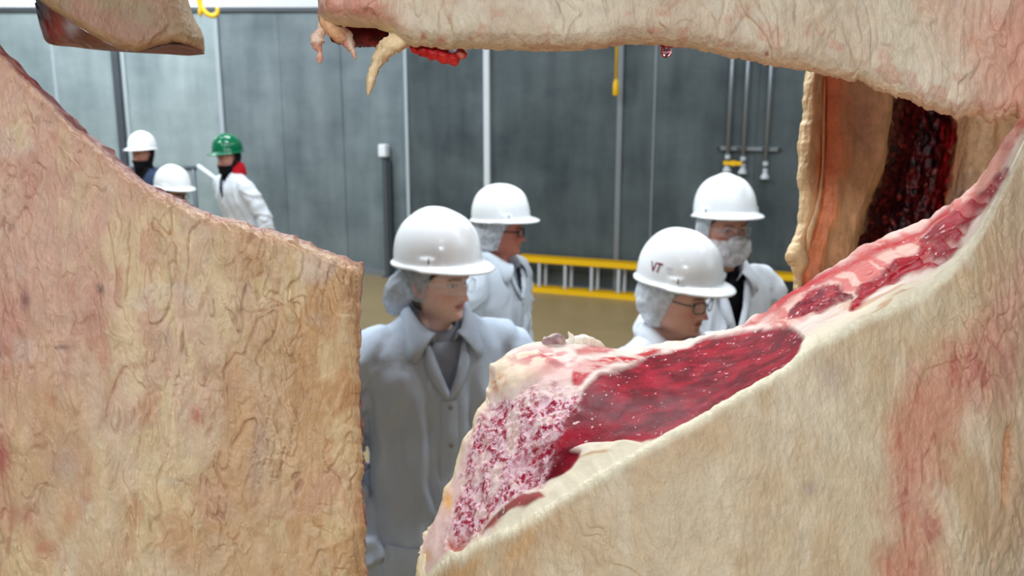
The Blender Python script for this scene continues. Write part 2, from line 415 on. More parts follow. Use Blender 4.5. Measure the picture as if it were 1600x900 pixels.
# yellow ladder on its side along the wall
def ladder():
    off = .20
    pa = corner + nR * off
    s0 = along(797, 430, pa, dirR, nR); s1 = along(1420, 450, pa, dirR, nR)
    base = pa + dirR * s0; L = s1 - s0
    o = empty('extension_ladder', base, 'yellow extension ladder lying on its side along the dark wall', 'ladder')
    zt = float(on_plane(900, 410, pa, nR)[2]); zb = max(.03, float(on_plane(900, 468, pa, nR)[2]))
    Z = np.zeros(3); hh = .036
    for zc, t in ((zt, 0), (zb, 0)):
        for q, nm in ((0.0, 'rail'), (-.085, 'fly_rail')):
            mb = MB(); a0 = 0 if q == 0 else .10
            wall_box(mb, Z, dirR, nR, a0, L, zc - hh, zc + hh, q - .006, q + .006)
            wall_box(mb, Z, dirR, nR, a0, L, zc + hh - .008, zc + hh, q - .030, q + .006)
            wall_box(mb, Z, dirR, nR, a0, L, zc - hh, zc - hh + .008, q - .030, q + .006)
            mb.build(nm, M_YELLOW, o)
    r0 = along(842, 430, pa, dirR, nR) - s0; step = .305
    for q, sh in ((-.015, 0.0), (-.10, .045)):
        x = r0 - step * int(r0 / step)
        while x < L - .03:
            mb = MB(); c = dirR * (x + sh) + nR * q
            mb.tube([c + np.array([0, 0, zb]), c + np.array([0, 0, zt])], .019, 8); mb.build('rung', M_ALU, o, smooth=False)
            x += step
    for zc in (zt, zb):
        mb = MB(); wall_box(mb, Z, dirR, nR, -.015, .02, zc - hh - .004, zc + hh + .004, -.034, .01); mb.build('end_cap', M_FRAME, o)
    return o
ladder()

# three conduits on a strut, the yellow tag
def conduit(px0, px1, ytop, yend, label):
    pa = corner + nR * .07
    e = on_plane(px1, yend, pa, nR); t = np.array([e[0], e[1], ZTOP - .10])
    o = empty('conduit_pipe', e, label, 'pipe', 'conduits hanging on the dark wall')
    mb = MB(); mb.tube([[0, 0, .05], t - e], .022, 10); mb.build('pipe', M_STEEL, o, smooth=True)
    mb = MB(); mb.tube([[0, 0, .0], [0, 0, .03], [0, 0, .05], [0, 0, .10]], [.046, .040, .026, .026], 10); mb.build('end_fitting', M_ALU, o, smooth=False)
    mb = MB(); mb.tube([[0, 0, .13], [0, 0, .17]], .028, 10); mb.build('coupling', M_ALU, o, smooth=False)
    return e
conduit(1146, 1136, 0, 268, 'leftmost of three thin conduit pipes on dark wall, end by yellow tag')
conduit(1170, 1160, 0, 271, 'middle of three thin conduit pipes on dark wall, flared end')
conduit(1207, 1195, 0, 279, 'rightmost of three thin conduit pipes on dark wall, hanging lowest')
pa = corner + nR * .02; a0 = along(1125, 231, pa, dirR, nR); a1 = along(1217, 236, pa, dirR, nR); zz = float(on_plane(1160, 232, pa, nR)[2])
ob = empty('mounting_strut', pa + dirR * (a0 + a1) / 2 + np.array([0, 0, zz]), 'short horizontal steel strut behind three conduit pipes', 'bracket')
mb = MB(); wall_box(mb, np.zeros(3), dirR, nR, -(a1 - a0) / 2, (a1 - a0) / 2, -.02, .02, -.012, .02); mb.build('channel', M_STEEL, ob)
for q in (-.3, -.1, .15, .3):
    mb = MB(); wall_box(mb, np.zeros(3), dirR, nR, q - .02, q + .02, -.012, .012, .021, .026); mb.build('slot', M_JOINT, ob)
pt = on_plane(1146, 255, corner + nR * .11, nR)
ob = empty('yellow_tag', pt, 'small yellow strap tying two conduit pipes below the strut', 'tag')
mb = MB(); wall_box(mb, np.zeros(3), dirR, nR, -.10, .085, -.02, .02, -.004, .006); mb.build('strap', M_YELLOW, ob)
mb = MB(); wall_box(mb, np.zeros(3), dirR, nR, -.02, .02, -.027, .027, .006, .013); mb.build('buckle', M_YELLOW, ob)

# yellow pull handle hanging by the wall trim
e = P(962, 150, 9.2); ob = empty('pull_handle', e, 'yellow pull cord with thick grip hanging before dark wall', 'handle')
mb = MB(); mb.tube([[0, 0, .16], [0, 0, CEIL - e[2] - .02]], .016, 8); mb.build('cord', M_YELLOW, ob, True)
mb = MB(); mb.tube([[0, 0, 0], [0, 0, .015], [0, 0, .13], [0, 0, .17]], [.018, .032, .030, .016], 10); mb.build('grip', M_YELLOW, ob, True)
# yellow hook, top left
e = P(326, 26, 8.8); ob = empty('yellow_hook', e, 'yellow hook hanging under the white wall band, upper left', 'hook')
pts = smooth_curve([(-.08, 0, .62), (-.08, 0, .22), (-.07, 0, .10), (-.02, 0, .03), (.045, 0, .005), (.085, 0, .03), (.095, 0, .085)], 30)
mb = MB(); mb.tube(pts, np.linspace(.030, .018, 30), 10); mb.build('hook', M_YELLOW, ob, True)
mb = MB(); mb.tube([(-.07, 0, .10), (-.085, 0, .04), (-.075, 0, .0)], [.02, .018, .014], 8); mb.build('latch', M_YELLOW, ob, True)
mb = MB(); mb.tube([(-.08, 0, .60), (-.08, 0, CEIL - e[2] - .01)], .010, 8); mb.build('hanger_cable', M_DSTEEL, ob, True)

# handrail far left
hb = floor_pt(300, 428); hb = np.array([P(302, 263, 9.3)[0], P(302, 263, 9.3)[1], 0]); hz = float(P(302, 263, 9.3)[2])
ob = empty('handrail', hb, 'dark steel handrail with pale sloping bar between far workers', 'railing')
for q in (-1.0, -.45, .0):
    mb = MB(); mb.tube([(q, 0, 0), (q, 0, hz)], .024, 8); mb.build('post', M_DSTEEL, ob, True)
mb = MB(); mb.tube([(-1.05, 0, hz), (.03, 0, hz)], .024, 8); mb.build('top_rail', M_DSTEEL, ob, True)
mb = MB(); mb.tube([(-1.0, 0, hz * .55), (.0, 0, hz * .55)], .018, 8); mb.build('mid_rail', M_DSTEEL, ob, True)
mb = MB(); mb.tube([(.06, -.03, hz + .03), (.34, -.05, hz - .18), (.62, -.07, hz - .40)], .024, 8); mb.build('sloping_bar', M_WHITEMETAL, ob, True)

# ceiling lamps, plus a tilted low one added to light the faces
names = ['far left', 'far middle', 'far right', 'mid left', 'mid middle', 'mid right', 'near left', 'near middle', 'near right', 'rear left', 'rear right', 'added unseen on rods to light the faces']
for (x, y, pw), nm in zip(LAMPS, names):
    low = y < -2.6; zl = 3.15 if low else CEIL
    o = empty('ceiling_light', (x, y, zl), 'long white strip light on the ceiling, %s' % nm, 'lamp', 'strip lights on the ceiling')
    mb = MB(); mb.box((0, 0, -.035), (1.6, .30, .07), bev=.01); mb.build('housing', M_UPPER, o)
    if low:
        o.rotation_euler = (.87, 0, 0)  # tilted to throw the added light onto the faces
        for q in (-.6, .6): mb = MB(); L_ = CEIL - zl - .03; mb.tube([(q, 0, -.005), (q, math.sin(.87) * L_, math.cos(.87) * L_)], .008, 8); mb.build('rod', M_STEEL, o, True)
    mb = MB(); mb.box((0, 0, -.078), (1.5, .22, .016), bev=.005); mb.build('diffuser', M_LAMP, o)
    ld = bpy.data.lights.new('strip', 'AREA'); ld.shape = 'RECTANGLE'; ld.size = 1.5; ld.size_y = .24; ld.energy = LAMP_W * pw; ld.color = LAMP_COL
    lo = bpy.data.objects.new('strip_light', ld); lo.location = (0, 0, -.10); link(lo, o)

# ------------------------------------------------------------------ beef
CREAM = linc(226, 202, 170); TAN = linc(206, 160, 118); PINK = linc(214, 158, 140); PALE = linc(238, 218, 192)
REDM = linc(150, 30, 36); DARKM = linc(70, 12, 16)
def mixc(a, b, t): return a + (b - a) * np.asarray(t)[..., None]

def flakes(W, sx=1., seed=0, zst=.42):
    """layered-membrane relief in metres: overlapping sheets with sharp edges, ridges, lumps"""
    Q = W * np.array([1, 1, zst]) * sx
    wp = np.stack([fbm(Q * 22, 2, seed + s) for s in (1, 2, 3)], -1) - .5
    n1 = fbm(Q * 16 + wp * 1.3, 3, seed + 5) * 6.0
    saw1 = n1 - np.floor(n1); saw1 = np.where(saw1 > .90, (1 - saw1) / .10 * .90, saw1)
    n2 = fbm(Q * 34 + wp * 1.8, 3, seed + 9) * 5.0
    saw2 = n2 - np.floor(n2); saw2 = np.where(saw2 > .87, (1 - saw2) / .13 * .87, saw2)
    m1 = sstep(.42, .62, fbm(Q * 13, 2, seed + 21)); m2 = sstep(.40, .6, fbm(Q * 18 + 7, 2, seed + 31))
    rid = 1 - np.abs(fbm(Q * 26 + wp * 2, 3, seed + 41) - .5) * 2; rid = sstep(.90, .995, rid)
    lump = fbm(Q * 9, 3, seed + 51) - .5
    fine = fbm(Q * 90 + wp * 3, 3, seed + 61) - .5
    return (saw1 * m1 * .0024 + saw2 * m2 * .0014 + rid * .0011 * (1 - m1 * .5) + lump * .008 + fine * .0016) / (.45 + .55 * sx), m1, m2, rid

def slab(parent, loc, front, back_shift, mat_in, col_front, col_in, name='fat_cover', name_in='inner_meat', flip=False):
    """front: (nr,nc,3) world grid; a solid: the front sheet + an inside made of rim and back"""
    nr, nc, _ = front.shape
    a = mkmesh(name, front, gfaces(nr, nc, flip=flip), M_FAT, parent, True, {'Col': col_front}, loc)
    # ring of the border, shifted backwards in steps -> rim wall; back closes with a coarse grid
    br = np.concatenate([front[0, :-1], front[:-1, -1], front[-1, :0:-1], front[:0:-1, 0]])
    ctr = front.mean((0, 1))
    steps = np.linspace(0, 1, 10); rings = []
    for t in steps:
        jit = (fbm(br * 60 + t * 9, 2, 77) - .5)[:, None] * .006 * (t > 0)
        q = br + back_shift * t + (ctr - br) * (0.10 * t * t) + jit
        rings.append(q)
    for t in (.4, .75, 1.0): rings.append(rings[9] + (rings[9].mean(0) - rings[9]) * t)
    R = np.array(rings)
    ci = col_in(R) if callable(col_in) else np.broadcast_to(col_in, R.shape)
    bfl = not flip
    mkmesh(name_in, R, gfaces(R.shape[0], R.shape[1], wrap=True, flip=bfl), mat_in, parent, True, {'Col': ci}, loc)
    return a

def edge_round(e, r): return r * (1 - np.sqrt(np.clip(1 - np.clip(1 - e / r, 0, 1) ** 2, 0, 1)))

def beef_inside_col(R):
    n = fbm(R * 70, 3, 5); m = sstep(.42, .58, fbm(R * np.array([40, 40, 90]), 3, 8))
    return mixc(mixc(DARKM, REDM, n), linc(205, 160, 140), m * .45)

# --- the left side of beef, cut open: lower part fills the left of the picture
A_loc = np.array([-.62, .95, 0.])
Aroot = empty('beef_side', (A_loc[0], A_loc[1], 1.0), 'tan fat-covered beef side filling the left, its cut gaping open above', 'beef carcass', 'hanging sides of beef')
A_loc = np.array([A_loc[0], A_loc[1], 1.0])
def build_A():
    tx = [-420, -300, -150, -60, 0, 30, 60, 125, 190, 225, 260, 300, 330, 400, 450, 510, 545, 562]
    ty = [-330, -230, -90, 20, 84, 112, 141, 203, 257, 283, 303, 322, 334, 354, 368, 391, 403, 408]
    def right(y): return np.interp(y, [0, 405, 440, 480, 560, 640, 700, 760, 820, 900, 1000, 1500, 2300], [555, 564, 566, 564, 562, 563, 566, 567, 570, 573, 575, 540, 380])
    nc = 400; vs = np.concatenate([np.linspace(0, 1, 380) , 1 + np.linspace(0, 1, 50)[1:]])
    nr = len(vs)
    X = np.zeros((nr, nc)); Y = np.zeros((nr, nc))
    u = np.concatenate([np.linspace(0, .3, 60, endpoint=False), np.linspace(.3, 1, 340)])
    for j in range(nr):
        v = vs[j]
        x = -420 + (564 + 420) * u
        for _ in range(3):
            tt = np.interp(x, tx, ty) + (fbm(np.stack([x * .06, x * 0, x * 0], -1), 3, 3) - .5) * 7
            y = tt + (930 - tt) * v if v <= 1 else 930 + (v - 1) * 1300
            x = -420 + (right(y + (fbm(np.stack([y * .03, y * 0, y * 0 + 4], -1), 3, 4) - .5) * 12) - (-420)) * u + (v > 1) * (v - 1) * 120 * (1 - u)
            x = x + (fbm(np.stack([y * .045, y * 0, y * 0 + 9], -1), 3, 14) - .5) * 8 * u ** 6
        X[j] = x; Y[j] = y
    d0 = .735 + .035 * ((np.clip(X, 150, 700) - 150) / 415) ** 2 + .04 * ((np.clip(X, -500, 100) - 100) / 500) ** 2 + .00002 * np.clip(Y - 900, 0, 2000)
    px2m = d0 / F
    eR = (X[:, -1:] - X) * px2m; eT = (Y - Y[:1]) * px2m
    d = d0 + edge_round(eR, .022) * 1.0 + edge_round(eT, .016)
    W = P(X, Y, d)
    h, m1, m2, rid = flakes(W, 1.7, 100, .30)
    fade = np.clip(np.minimum(eR, eT) / .012, .15, 1)
    N = gnormals(W); N = N * np.sign((N @ -FWD))[..., None]
    Qv = W * np.array([1, 1, .2]); wv = (fbm(W * 30, 2, 171) - .5)[..., None]
    crack = 1 - np.abs(fbm(Qv * 46 + wv * 1.2, 3, 172) - .5) * 2; crack = sstep(.955, 1.0, crack) * sstep(.45, .6, fbm(W * np.array([14, 14, 9]), 2, 173))
    W = W + N * ((h * 1.7 - crack * .0022) * fade)[..., None]
    n = fbm(W * 14, 4, 61); n2 = fbm(W * np.array([30, 30, 14]), 4, 62); n3 = fbm(W * 60, 3, 63)
    pk = sstep(420, 60, X + (n - .5) * 420) * sstep(820, 380, Y + (n2 - .5) * 500)
    col = mixc(mixc(CREAM, TAN, sstep(.3, .7, n2) * .75 + .12), linc(206, 156, 106), sstep(180, 540, X) * .65)
    col = mixc(col, linc(214, 164, 142), np.clip(pk * .85 + sstep(.55, .75, n) * .35, 0, 1))
    col = mixc(col, linc(188, 112, 92), sstep(.60, .74, fbm(W * np.array([45, 45, 16]), 4, 64)) * .38 * sstep(500, 150, X))
    col = mixc(col, linc(176, 130, 84), sstep(.62, .70, n3) * sstep(150, 520, X) * .45)
    col = mixc(col, linc(226, 206, 190), sstep(.62, .78, fbm(W * 24 + 3, 3, 66)) * .5)
    for (cx, cy, rx, ry, c, a) in ((2, 715, 20, 38, (170, 70, 70), .8), (25, 800, 40, 26, (190, 110, 90), .5), (43, 470, 9, 18, (120, 84, 92), .85), (208, 571, 12, 7, (150, 60, 52), .8), (308, 648, 9, 14, (196, 110, 92), .8),
                                   (160, 452, 5, 8, (110, 80, 70), .8), (100, 542, 12, 4, (120, 90, 84), .7), (268, 752, 12, 6, (180, 170, 160), .7), (70, 858, 16, 12, (176, 96, 76), .6), (408, 690, 10, 50, (172, 136, 128), .55), (400, 740, 14, 30, (180, 148, 138), .5),
                                   (100, 725, 26, 30, (178, 140, 128), .5), (265, 530, 16, 12, (170, 140, 125), .5), (388, 450, 12, 14, (185, 155, 138), .5), (20, 500, 30, 70, (196, 130, 112), .5)):
        g = np.exp(-(((X - cx) / rx) ** 2 + ((Y - cy) / ry) ** 2) * (.5 + 1.2 * n3))
        col = mixc(col, linc(*c), g * a)
    col = mixc(col, linc(232, 206, 160), m1 * sstep(.45, .62, fbm(W * np.array([70, 70, 30]), 3, 174)) * .5)  # yellow-cream highlights painted into the fat colour
    col = mixc(col, linc(158, 112, 84), crack * .55)  # crease shadow painted into the colour along the cracks
    # thin dark edge where the knife went
    col = mixc(col, linc(120, 46, 40), sstep(.0055, .001, eT + (n3 - .5) * .004) * .9)
    col = mixc(col, linc(196, 140, 108), sstep(.02, .004, eT) * .5)
    slab(Aroot, A_loc, W, np.array([-.02, .13, -.03]), M_BEEF, col, beef_inside_col, flip=False)
build_A()

def build_A_upper():
    # fat face, seen a little from below
    le = [(-330, -330), (-200, -210), (-80, -105), (0, -45), (58, -2), (95, 25), (130, 46), (160, 64), (185, 77), (215, 81), (245, 73), (270, 67), (285, 70), (305, 80), (318, 83)]
    lx, ly = zip(*le)
    rx = lambda y: np.interp(y, [-900, -300, -60, 0, 25, 45, 60, 83], [330, 300, 290, 294, 302, 313, 319, 320])
    nc, nr = 240, 170
    u = np.linspace(0, 1, nc); X = np.zeros((nr, nc)); Y = np.zeros((nr, nc))
    vs = np.concatenate([np.linspace(0, 1, 120), 1 + np.linspace(0, 1, 51)[1:]])
    for j, v in enumerate(vs):
        x = -330 + 650 * u
        for _ in range(3):
            b = np.interp(x, lx, ly) + (fbm(np.stack([x * .05, x * 0, x * 0], -1), 3, 8) - .5) * 5
            y = b + (np.minimum(b - 60, -130) - b) * v if v <= 1 else np.minimum(b - 60, -130) - (v - 1) * 1300
            x = -330 + (rx(y) + 330) * u
        X[j] = x; Y[j] = y
    d0 = .93 + .03 * ((X - 190) / 130.) ** 2 * (X > 190)
    eB = (Y[:1] - Y) * d0 / F; eR = (X[:, -1:] - X) * d0 / F
    d = d0 + edge_round(eB, .014) + edge_round(eR, .03)
    W = P(X, Y, d); h, m1, m2, rid = flakes(W, 1., 300)
    N = gnormals(W); N = N * np.sign(N @ -FWD)[..., None]
    W = W + N * (h * .7 * np.clip(np.minimum(eB, eR) / .012, .1, 1))[..., None]
    n = fbm(W * 22, 4, 71)
    col = mixc(linc(166, 140, 106), linc(176, 128, 104), sstep(.4, .65, n) * .7 + sstep(200, 60, X) * .4)  # browner than the lower fat: its shadow is put into the colour
    col = mixc(col, linc(206, 170, 122), sstep(.014, .003, eB) * .7)
    slab(Aroot, A_loc, W, np.array([-.09, .12, .09]), M_BEEF, col, beef_inside_col, name='upper_fat_cover', name_in='upper_inner_meat', flip=True)
    # sagging meat under the cut: the red underside
    top = smooth_curve([(52, -12, .965), (75, 6, .95), (110, 34, .945), (150, 58, .945), (190, 77, .945), (222, 80, .945), (262, 70, .95), (292, 72, .955), (319, 82, .965)], 160)
    bot = smooth_curve([(58, 24, 1.03), (64, 46, 1.02), (76, 68, 1.01), (118, 74, 1.0), (160, 79, .99), (222, 83, .985), (262, 85, .985), (294, 87, .985), (319, 85, .985)], 160)
    T = np.linspace(0, 1, 36)[:, None, None]
    G = P(top[:, 0], top[:, 1], top[:, 2])[None] * (1 - T) + P(bot[:, 0], bot[:, 1], bot[:, 2])[None] * T
    G = G + np.array([0, 1, -.3]) * ((fbm(G * 90, 3, 81) - .5) * .010 * np.sin(T[..., 0] * math.pi))[..., None]
    sx_ = np.linspace(.05, -.07, G.shape[1])[:, None] * np.array([1., 0, 0]); back = G[-1] + sx_ + np.array([0, .06, .04]); G = np.concatenate([G, back[None], back[None] + sx_ * .4 + np.array([0, .02, .10])])
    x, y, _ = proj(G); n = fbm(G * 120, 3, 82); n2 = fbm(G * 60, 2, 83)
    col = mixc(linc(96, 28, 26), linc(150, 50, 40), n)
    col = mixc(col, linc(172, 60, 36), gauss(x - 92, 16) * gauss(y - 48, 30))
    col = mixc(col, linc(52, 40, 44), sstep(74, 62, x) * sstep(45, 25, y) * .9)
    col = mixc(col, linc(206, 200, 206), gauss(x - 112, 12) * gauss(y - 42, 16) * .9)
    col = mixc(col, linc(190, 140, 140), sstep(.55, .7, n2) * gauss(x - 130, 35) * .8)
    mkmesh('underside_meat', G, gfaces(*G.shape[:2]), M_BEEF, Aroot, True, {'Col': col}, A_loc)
build_A_upper()

# --- the right side of beef with the ribeye face
B_loc = np.array([.25, .80, 1.0])
Broot = empty('beef_side', B_loc, 'cream fat-covered beef side opened by a cut showing red marbled ribeye', 'beef carcass', 'hanging sides of beef')
ST = [((668, 902, .715), (655, 862, .735)), ((700, 872, .695), (668, 825, .745)), ((745, 846, .683), (698, 762, .760)), ((800, 820, .672), (733, 668, .785)),
      ((860, 786, .664), (762, 612, .80)), ((930, 741, .660), (772, 561, .815)), ((1000, 700, .658), (878, 530, .835)), ((1080, 655, .658), (985, 541, .845)),
      ((1150, 615, .660), (1090, 527, .850)), ((1218, 577, .664), (1168, 500, .850)), ((1268, 537, .668), (1230, 460, .845)), ((1330, 506, .672), (1290, 420, .84)),
      ((1400, 473, .677), (1360, 380, .825)), ((1465, 437, .683), (1440, 343, .805)), ((1525, 370, .69), (1500, 305, .78)), ((1568, 290, .70), (1550, 252, .755)), ((1640, 150, .72), (1595, 178, .74)),
      ((1740, 10, .74), (1700, 20, .76))]
NS = 560
Fc_ = smooth_curve([s[0] for s in ST], NS); Bc_ = smooth_curve([s[1] for s in ST], NS)
_j = np.stack([np.arange(NS) * .09, np.zeros(NS), np.zeros(NS)], -1)
Fs_, Bs_ = Fc_.copy(), Bc_.copy()
Bc_[:, 1] += (fbm(_j, 3, 33) - .5) * 14; Bc_[:, 0] += (fbm(_j + 5, 3, 34) - .5) * 12 * sstep(230, 120, np.arange(NS))
Fc_[:, 1] += (fbm(_j * 1.6 + 9, 3, 35) - .5) * 6
FW = P(Fc_[:, 0], Fc_[:, 1], Fc_[:, 2]); BW = P(Bc_[:, 0], Bc_[:, 1], Bc_[:, 2])
FWs = P(Fs_[:, 0], Fs_[:, 1], Fs_[:, 2]); BWs = P(Bs_[:, 0], Bs_[:, 1], Bs_[:, 2])
R1 = [(915, 605), (933, 587), (968, 579), (1013, 555), (1067, 540), (1120, 525), (1173, 515), (1235, 509), (1253, 520), (1256, 533), (1248, 557), (1221, 581), (1187, 605), (1147, 629), (1107, 651), (1067, 671), (1029, 687), (1003, 693),
      (968, 689), (920, 691), (893, 701), (907, 707), (904, 716), (884, 740), (849, 752), (818, 763), (795, 748), (820, 708), (866, 682), (888, 640)]
GR = [(747, 664), (784, 624), (840, 612), (905, 600), (898, 640), (880, 690), (845, 735), (815, 768), (792, 800), (752, 832), (716, 842), (703, 825), (714, 790), (733, 735), (738, 690)]
R2 = [(849, 776), (840, 768), (818, 773), (795, 789), (770, 812), (752, 834), (770, 824), (795, 806), (826, 790)]
R3 = [(895, 548), (912, 541), (938, 539), (960, 545), (952, 553), (925, 551), (902, 556)]
R4 = [(893, 573), (915, 563), (945, 561), (980, 557), (1018, 546), (1040, 546), (1000, 562), (962, 571), (925, 581), (905, 607), (897, 600)]
R5 = [(1228, 500), (1236, 482), (1262, 460), (1292, 442), (1320, 446), (1334, 457), (1330, 470), (1300, 481), (1264, 493)]
R6 = [(1336, 462), (1348, 440), (1384, 416), (1400, 404), (1430, 392), (1440, 368), (1472, 340), (1505, 315), (1540, 292), (1575, 262), (1578, 270), (1545, 318), (1520, 350), (1500, 382), (1472, 410), (1416, 432), (1376, 452), (1345, 480), (1330, 486)]
R7 = [(1160, 512), (1205, 466), (1258, 438), (1318, 412), (1384, 380), (1436, 356), (1490, 318), (1486, 336), (1440, 364), (1408, 382), (1348, 410), (1286, 442), (1224, 478), (1178, 506)]
def build_B():
    NT = 170; tt = np.linspace(0, 1, NT)[:, None, None]
    G = FWs[None] * (1 - tt) + BWs[None] * tt
    G = G + (FW - FWs)[None] * sstep(.10, 0, tt) + (BW - BWs)[None] * sstep(.88, 1, tt)
    t2 = np.repeat(tt[..., 0], NS, 1)
    upv = np.array([0, -.35, .94])
    X, Y, D = proj(G)
    wn = np.stack([fbm(G * 55, 3, 401), fbm(G * 55, 3, 402)], -1) - .5
    xw = X + wn[..., 0] * 14; yw = Y + wn[..., 1] * 10
    f = lambda R, s=3.: sstep(-s, s, poly_sd(xw, yw, R))
    r1, gr, r2, r3, r4, r5, r6, r7 = f(R1), sstep(-22, 16, poly_sd(xw + wn[..., 0] * 50, yw + wn[..., 1] * 40, GR)), f(R2), f(R3, 4), f(R4, 4), f(R5), f(R6, 4), f(R7, 5)
    streak = sstep(.50, .60, fbm(np.stack([xw * .012 + yw * .018, (yw - xw * .35) * .10, X * 0], -1), 3, 410))
    lean = np.clip(np.maximum.reduce([r1, r2 * .9, r3 * .75, r4 * (1 - .6 * streak), r5 * (1 - .15 * streak), r6 * (1 - .35 * streak * sstep(1360, 1480, X)), r7 * .95 * (1 - .3 * streak)]), 0, 1)
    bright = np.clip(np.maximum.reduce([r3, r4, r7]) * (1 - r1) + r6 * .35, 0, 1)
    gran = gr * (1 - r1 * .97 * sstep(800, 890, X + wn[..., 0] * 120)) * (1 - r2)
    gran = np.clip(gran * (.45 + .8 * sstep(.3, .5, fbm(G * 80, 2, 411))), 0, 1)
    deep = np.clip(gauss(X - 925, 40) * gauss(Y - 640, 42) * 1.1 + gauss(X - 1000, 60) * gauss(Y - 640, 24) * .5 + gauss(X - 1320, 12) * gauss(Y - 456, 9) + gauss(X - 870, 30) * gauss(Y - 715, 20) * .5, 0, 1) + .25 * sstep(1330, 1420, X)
    n = fbm(G * 50, 3, 420)
    col = mixc(linc(236, 208, 196), linc(240, 222, 208), n)
    col = mixc(col, linc(238, 196, 190), sstep(800, 700, X) * .6)
    rim = sstep(.20, .08, t2)
    col = mixc(col, linc(246, 230, 204), rim)
    mid = sstep(1170, 1230, X) * sstep(.30, .5, t2) * sstep(1.0, .8, t2 * .9)
    col = mixc(col, mixc(linc(232, 176, 162), linc(206, 84, 80), streak), mid * .85)
    col = mixc(col, linc(242, 222, 186), sstep(.90, .97, t2) * sstep(800, 740, X))
    col = mixc(col, linc(236, 214, 186), f([(775, 556), (842, 556), (872, 575), (830, 596), (800, 606), (764, 616)], 4))
    col = mixc(col, linc(230, 130, 70), gauss(X - 778, 12) * gauss(Y - 603, 12) * sstep(.45, .6, fbm(G * 200, 2, 422)))
    col = mixc(col, linc(196, 60, 80), sstep(.50, .62, fbm(G * np.array([90, 90, 160]), 3, 423)) * gauss(X - 850, 60) * gauss(Y - 562, 18) * .9)
    col = mixc(col, linc(226, 150, 150), gauss(X - 860, 50) * gauss(Y - 585, 18) * .5)
    hol = f([(703, 842), (738, 828), (735, 845), (722, 860), (704, 856)], 5); col = mixc(col, linc(196, 110, 84), hol * .9)
    col = mixc(col, linc(242, 176, 92), gauss(X - 700, 8) * gauss(Y - 783, 16) * .9 + gauss(X - 668, 6) * gauss(Y - 868, 9) * .6)
    col = mixc(col, linc(200, 150, 96), gauss((Y - (716 - (X - 900) * .16)), 2.0) * sstep(885, 900, X) * sstep(960, 940, X) * .8)
    col = mixc(col, linc(206, 150, 100), sstep(.60, .70, fbm(np.stack([X * .02, (Y + .5 * X) * .12, X * 0], -1), 3, 431)) * sstep(1270, 1330, X) * sstep(.45, .2, t2) * .6)
    col = mixc(col, linc(228, 150, 130), sstep(1480, 1560, X) * sstep(.25, .6, t2) * .7)
    h = (fbm(G * 30, 3, 440) - .5) * .010 * (1 - .75 * r1) + gran * (fbm(G * 230, 2, 441) - .5) * .0065 - r1 * .0025 - r6 * .003 * streak - hol * .006
    h = h + r1 * (fbm(G * 60, 2, 442) - .5) * .0010 + (1 - lean) * (fbm(G * 120, 2, 443) - .5) * .0014 + rim * .001 + r5 * (fbm(G * 90, 3, 445) - .6) * .009
    h = h + (X > 1330) * (fbm(np.stack([xw * .02 + yw * .03, (yw + xw * .55) * .09, X * 0], -1), 3, 446) - .5) * .007 * np.sin(t2 * math.pi)
    h = h + f([(770, 552), (845, 552), (876, 572), (830, 598), (800, 608), (760, 618)], 8) * .006
    h = h * np.clip(np.minimum(t2 * 14, (1 - t2) * 14), 0, 1)
    G2 = G + upv * h[..., None]
    # roll the back lip down
    lip = []
    for q, (dy, dz) in enumerate(((.004, -.003), (.008, -.010), (.012, -.03), (.015, -.10), (.0, -.25))):
        lip.append(G2[-1] + np.array([0, dy, dz]))
    G3 = np.concatenate([G2, np.array(lip)]); ext = lambda a: np.concatenate([a, np.repeat(a[-1:], 5, 0)])
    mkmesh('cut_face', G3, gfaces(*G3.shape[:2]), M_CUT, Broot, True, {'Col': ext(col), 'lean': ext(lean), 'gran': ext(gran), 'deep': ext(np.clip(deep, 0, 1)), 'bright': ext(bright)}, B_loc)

    # outer fat below the cut
    nr = 330; vs = np.concatenate([np.linspace(0, 1, 290) ** 1.1, 1 + np.linspace(0, 1, 41)[1:]])
    fx, fy, fd = Fc_[:, 0], Fc_[:, 1], Fc_[:, 2]
    X = np.zeros((nr, NS)); Y = np.zeros((nr, NS)); Dp = np.zeros((nr, NS))
    leftx = lambda y: np.interp(y, [860, 905, 960, 1100, 1500, 2300], [655, 660, 662, 640, 660, 800])
    s01 = np.clip((fx - 668) / (1740 - 668), 0, 1)
    for j, v in enumerate(vs):
        bot = np.maximum(fy + 60, 940)
        y = fy + (bot - fy) * v if v <= 1 else bot + (v - 1) * 1250
        tgt = leftx(y) + (1740 - leftx(y)) * s01
        a = sstep(0, 130, y - fy)
        x = fx * (1 - a) + (tgt * .35 + fx * .65) * a
        X[j] = x; Y[j] = y
        below = (y - fy) / F * fd
        Dp[j] = fd - .030 * np.sin(np.clip(below / .30, 0, 1) * math.pi * .5) + .10 * np.clip((below - .25) / .6, 0, 1) ** 1.5
    m = Dp / F
    eT = (Y - fy[None]) * m; eL = (X - X[:, :1]) * m + .002
    Dp = Dp + edge_round(eT + .001, .010) - edge_round(np.full(1, .001), .010) + edge_round(eL, .05) * .8 * sstep(0, .03, eT)
    Dp[0] = fd; Dp[1:] = np.maximum(Dp[1:], .5)
    W = P(X, Y, Dp); h, m1, m2, rid = flakes(W, 1.5, 500, .26)
    fade = np.clip(np.minimum(eT / .02, eL / .02), 0, 1)
    rough_zone = sstep(1380, 1500, X) * .6 + sstep(1100, 800, X) * .35 + .25
    N = gnormals(W); N = N * np.sign(N @ -FWD)[..., None]
    W = W + N * (h * fade * rough_zone * 1.5)[..., None]
    # the long slit on the right
    sl = gauss(X - (1578 - (Y - 700) * .05), 6) * sstep(650, 690, Y) * sstep(810, 770, Y); W = W - N * (sl * .006)[..., None]
